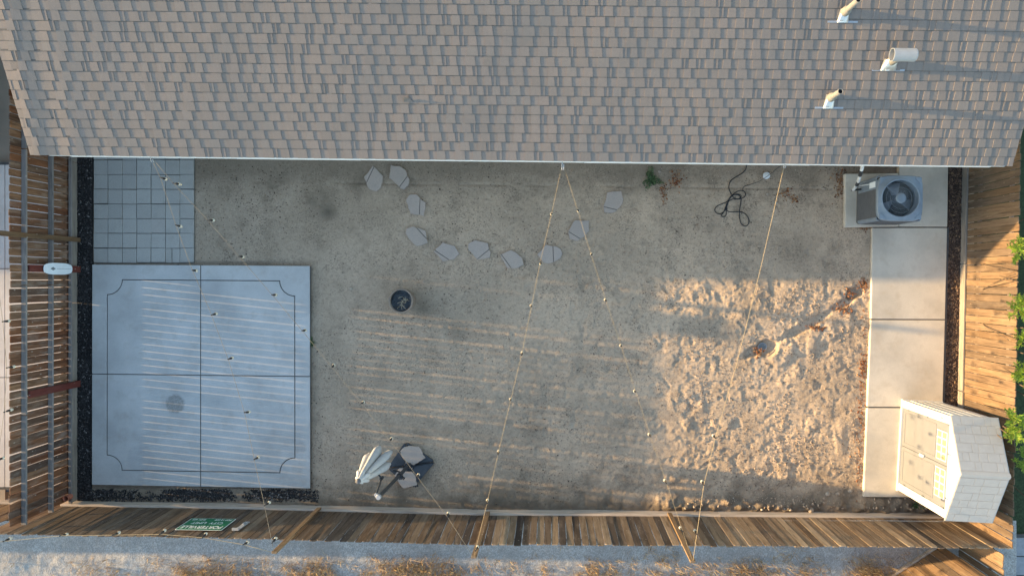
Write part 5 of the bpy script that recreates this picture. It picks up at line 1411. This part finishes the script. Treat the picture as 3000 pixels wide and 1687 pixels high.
# white board standing against the upper red post
q = P(231, 789); X = q[0] + .085; cz, Lz, Wz = .76, .82, .235
t = thing('deck_board', 'white rounded board with grey emblem leaning on the upper red post', 'board', (X, q[1], .35))
pts = []
for i in range(40):
    a = 2 * math.pi * i / 40; c, s_ = math.cos(a), math.sin(a); pp = 3.2
    r = 1 / (abs(c) ** pp + abs(s_) ** pp) ** (1 / pp); pts.append((r * c * Wz / 2, r * s_ * Lz / 2))
n = len(pts); m_ = MB()
m_.add([(X, q[1] + a, cz + b_) for a, b_ in pts] + [(X + .018, q[1] + a, cz + b_) for a, b_ in pts], [tuple(range(n - 1, -1, -1)), tuple(range(n, 2 * n))] + [(i, (i + 1) % n, n + (i + 1) % n, n + i) for i in range(n)])
m_.build('deck', M['board_white'], t, bevel=.005)
m_ = MB(); e = [(0, .075), (.035, 0), (0, -.075), (-.035, 0)]; zc = cz + .16
m_.add([(X + .0183, q[1] + a, zc + b_) for a, b_ in [(p[0] * 1.0, p[1]) for p in e]] + [(X + .0195, q[1] + a, zc + b_) for a, b_ in e], [(3, 2, 1, 0), (4, 5, 6, 7)] + [(i, (i + 1) % 4, 4 + (i + 1) % 4, 4 + i) for i in range(4)]); m_.build('emblem', M['emblem'], t)
m_ = MB(); m_.box((X + .0188, q[1], cz - .16), (.001, .006, .42)); m_.build('centre_line', M['emblem'], t)
# loose rocks
def rock(u, v, r, label):
    q = P(u, v); zg = float(ground_h(q[0], q[1])); R_ = random.Random(int(u * 7 + v)); vs = []; n, k2 = 9, 6
    sc = (R_.uniform(.8, 1.2), R_.uniform(.7, 1.0), R_.uniform(.5, .75))
    for k in range(k2 + 1):
        ph = math.pi * k / k2
        for i in range(n):
            th = 2 * math.pi * i / n; rr = r * R_.uniform(.82, 1.1)
            vs.append((q[0] + rr * math.sin(ph) * math.cos(th) * sc[0], q[1] + rr * math.sin(ph) * math.sin(th) * sc[1], zg + r * .25 + rr * math.cos(ph) * sc[2]))
    fs = [(k * n + i, (k + 1) * n + i, (k + 1) * n + (i + 1) % n, k * n + (i + 1) % n) for k in range(k2) for i in range(n)]
    m_ = MB(); m_.add(vs, fs); tag(m_.build('rock', M['rock']), label, 'rock', 'loose rocks on the dirt')
for (u, v, r, lab) in ((2414, 552, .045, 'small grey rock on the drip line left of the air conditioner pad'), (2248, 568, .03, 'small rock on bare dirt below the clean-out cap'), (2276, 594, .035, 'small rock beside the tan string light, below the hose end'),
                       (2425, 1446, .06, 'tan rock in the shade near the bottom fence, left of two others'), (2453, 1445, .055, 'tan rock in the shade near the bottom fence, middle of three'), (2489, 1437, .055, 'tan rock in the shade near the bottom fence, closest to the walk'),
                       (2370, 1489, .07, 'pale lump of earth on the ridge at the bottom fence'), (1028, 845, .04, 'pale pinkish stone left of the round pot'), (1932, 503, .035, 'small rock just right of the green weed'), (1240, 826, .035, 'pale stone above and right of the round pot')):
    rock(u, v, r, lab)
# weeds
def weed(u, v, ru, rv, n, label, h=(.02, .09)):
    q = P(u, v); zg = float(ground_h(q[0], q[1])); t = thing('weed', label, 'weed', (q[0], q[1], zg))
    rts = []
    for _ in range(n):
        a = random.uniform(0, 6.28); r = random.random() ** .6 * (.62 + .38 * math.sin(a * 3 + .7) + .18 * math.sin(a * 7)) * 1.25; c = P(u + ru * r * math.cos(a), v + rv * r * math.sin(a)); rts.append((c[0], c[1]))
    o = blades('leaves', rts, h, (.004, .009), M['weed'], ground_h, (.015, .06), t); o['kind'] = 'stuff'
    m_ = MB()
    for k in range(5):
        a = k * 1.26; m_.tube([(q[0], q[1], zg), (q[0] + .07 * math.cos(a), q[1] + .07 * math.sin(a), zg + .03), (q[0] + .13 * math.cos(a), q[1] + .13 * math.sin(a), zg + .03)], .004, 5)
    m_.build('stem', M['weed'], t)
weed(1908, 526, 25, 29, 520, 'low green weed on the dirt under the middle of the roof edge')
weed(912, 1003, 6, 14, 160, 'tiny green weed at the right edge of the slab', (.015, .05))
weed(2680, 1478, 14, 8, 160, 'sparse weed in the shade between shed and bottom fence', (.015, .05))

# shrubs of the right-hand neighbour leaning over the fence
def shrub(u, v, z, r, n, label):
    c = P(u, v, z); root = np.array([max(c[0] + .15, 9.05), c[1], 0.0])
    t = thing('shrub', label, 'shrub', root, 'shrubs beyond the right fence')
    m_ = MB(); vs = []; fs = []; tn = []
    for k in range(n):
        # shoots: leaves spiral around short twigs
        tw = random.randrange(26); R_ = random.Random(tw * 31 + int(v)); d = np.array([R_.gauss(0, 1), R_.gauss(0, 1), R_.gauss(.5, .7)]); d /= np.linalg.norm(d)
        rr = r * (0.25 + .75 * random.random()) * R_.uniform(.75, 1.15); p = c + d * rr * np.array([.8, 1.0, .7])
        a = random.uniform(0, 6.28); ld = np.array([math.cos(a), math.sin(a), random.uniform(-.1, .5)]) * .8 + d * .7; ld /= np.linalg.norm(ld); L = random.uniform(.05, .1); sd_ = np.cross(ld, (0, 0, 1)); sd_ /= np.linalg.norm(sd_) + 1e-6; w_ = random.uniform(.006, .011)
        b0 = len(vs); vs += [p, p + ld * L * .5 + sd_ * w_, p + ld * L, p + ld * L * .5 - sd_ * w_]; fs.append((b0, b0 + 1, b0 + 2, b0 + 3)); tn.append(min(1, max(0, random.gauss(.5, .25))))
    m_.v = [tuple(x) for x in vs]; m_.f = fs; m_.t = tn
    o = m_.build('foliage', M['leaf'], t, tone=True); o['kind'] = 'stuff'
    m_ = MB()
    for k in range(6):
        d = np.array([random.gauss(0, .12), random.gauss(0, .2), 0]); m_.tube([root + d * .2, root * .4 + c * .6 + d - (0, 0, .3), c + d * 1.5], .009, 5)
    m_.build('stem', M['trunk'], t)
shrub(2990, 735, 2.0, .26, 700, 'yellow-green shrub overhanging the right fence highest in the photo')
shrub(2990, 905, 2.0, .28, 800, 'yellow-green shrub over the right fence, second from the top')
shrub(3004, 998, 1.9, .22, 450, 'small yellow-green shrub clump between the two middle shrubs at the right edge')
shrub(2998, 1095, 1.95, .27, 700, 'yellow-green shrub at the right edge just above the shed roof')
shrub(2972, 1240, 2.3, .32, 1000, 'largest yellow-green shrub touching the corner of the shed roof')
shrub(2999, 1350, 2.0, .24, 500, 'lowest yellow-green shrub beside the shed roof ridge')
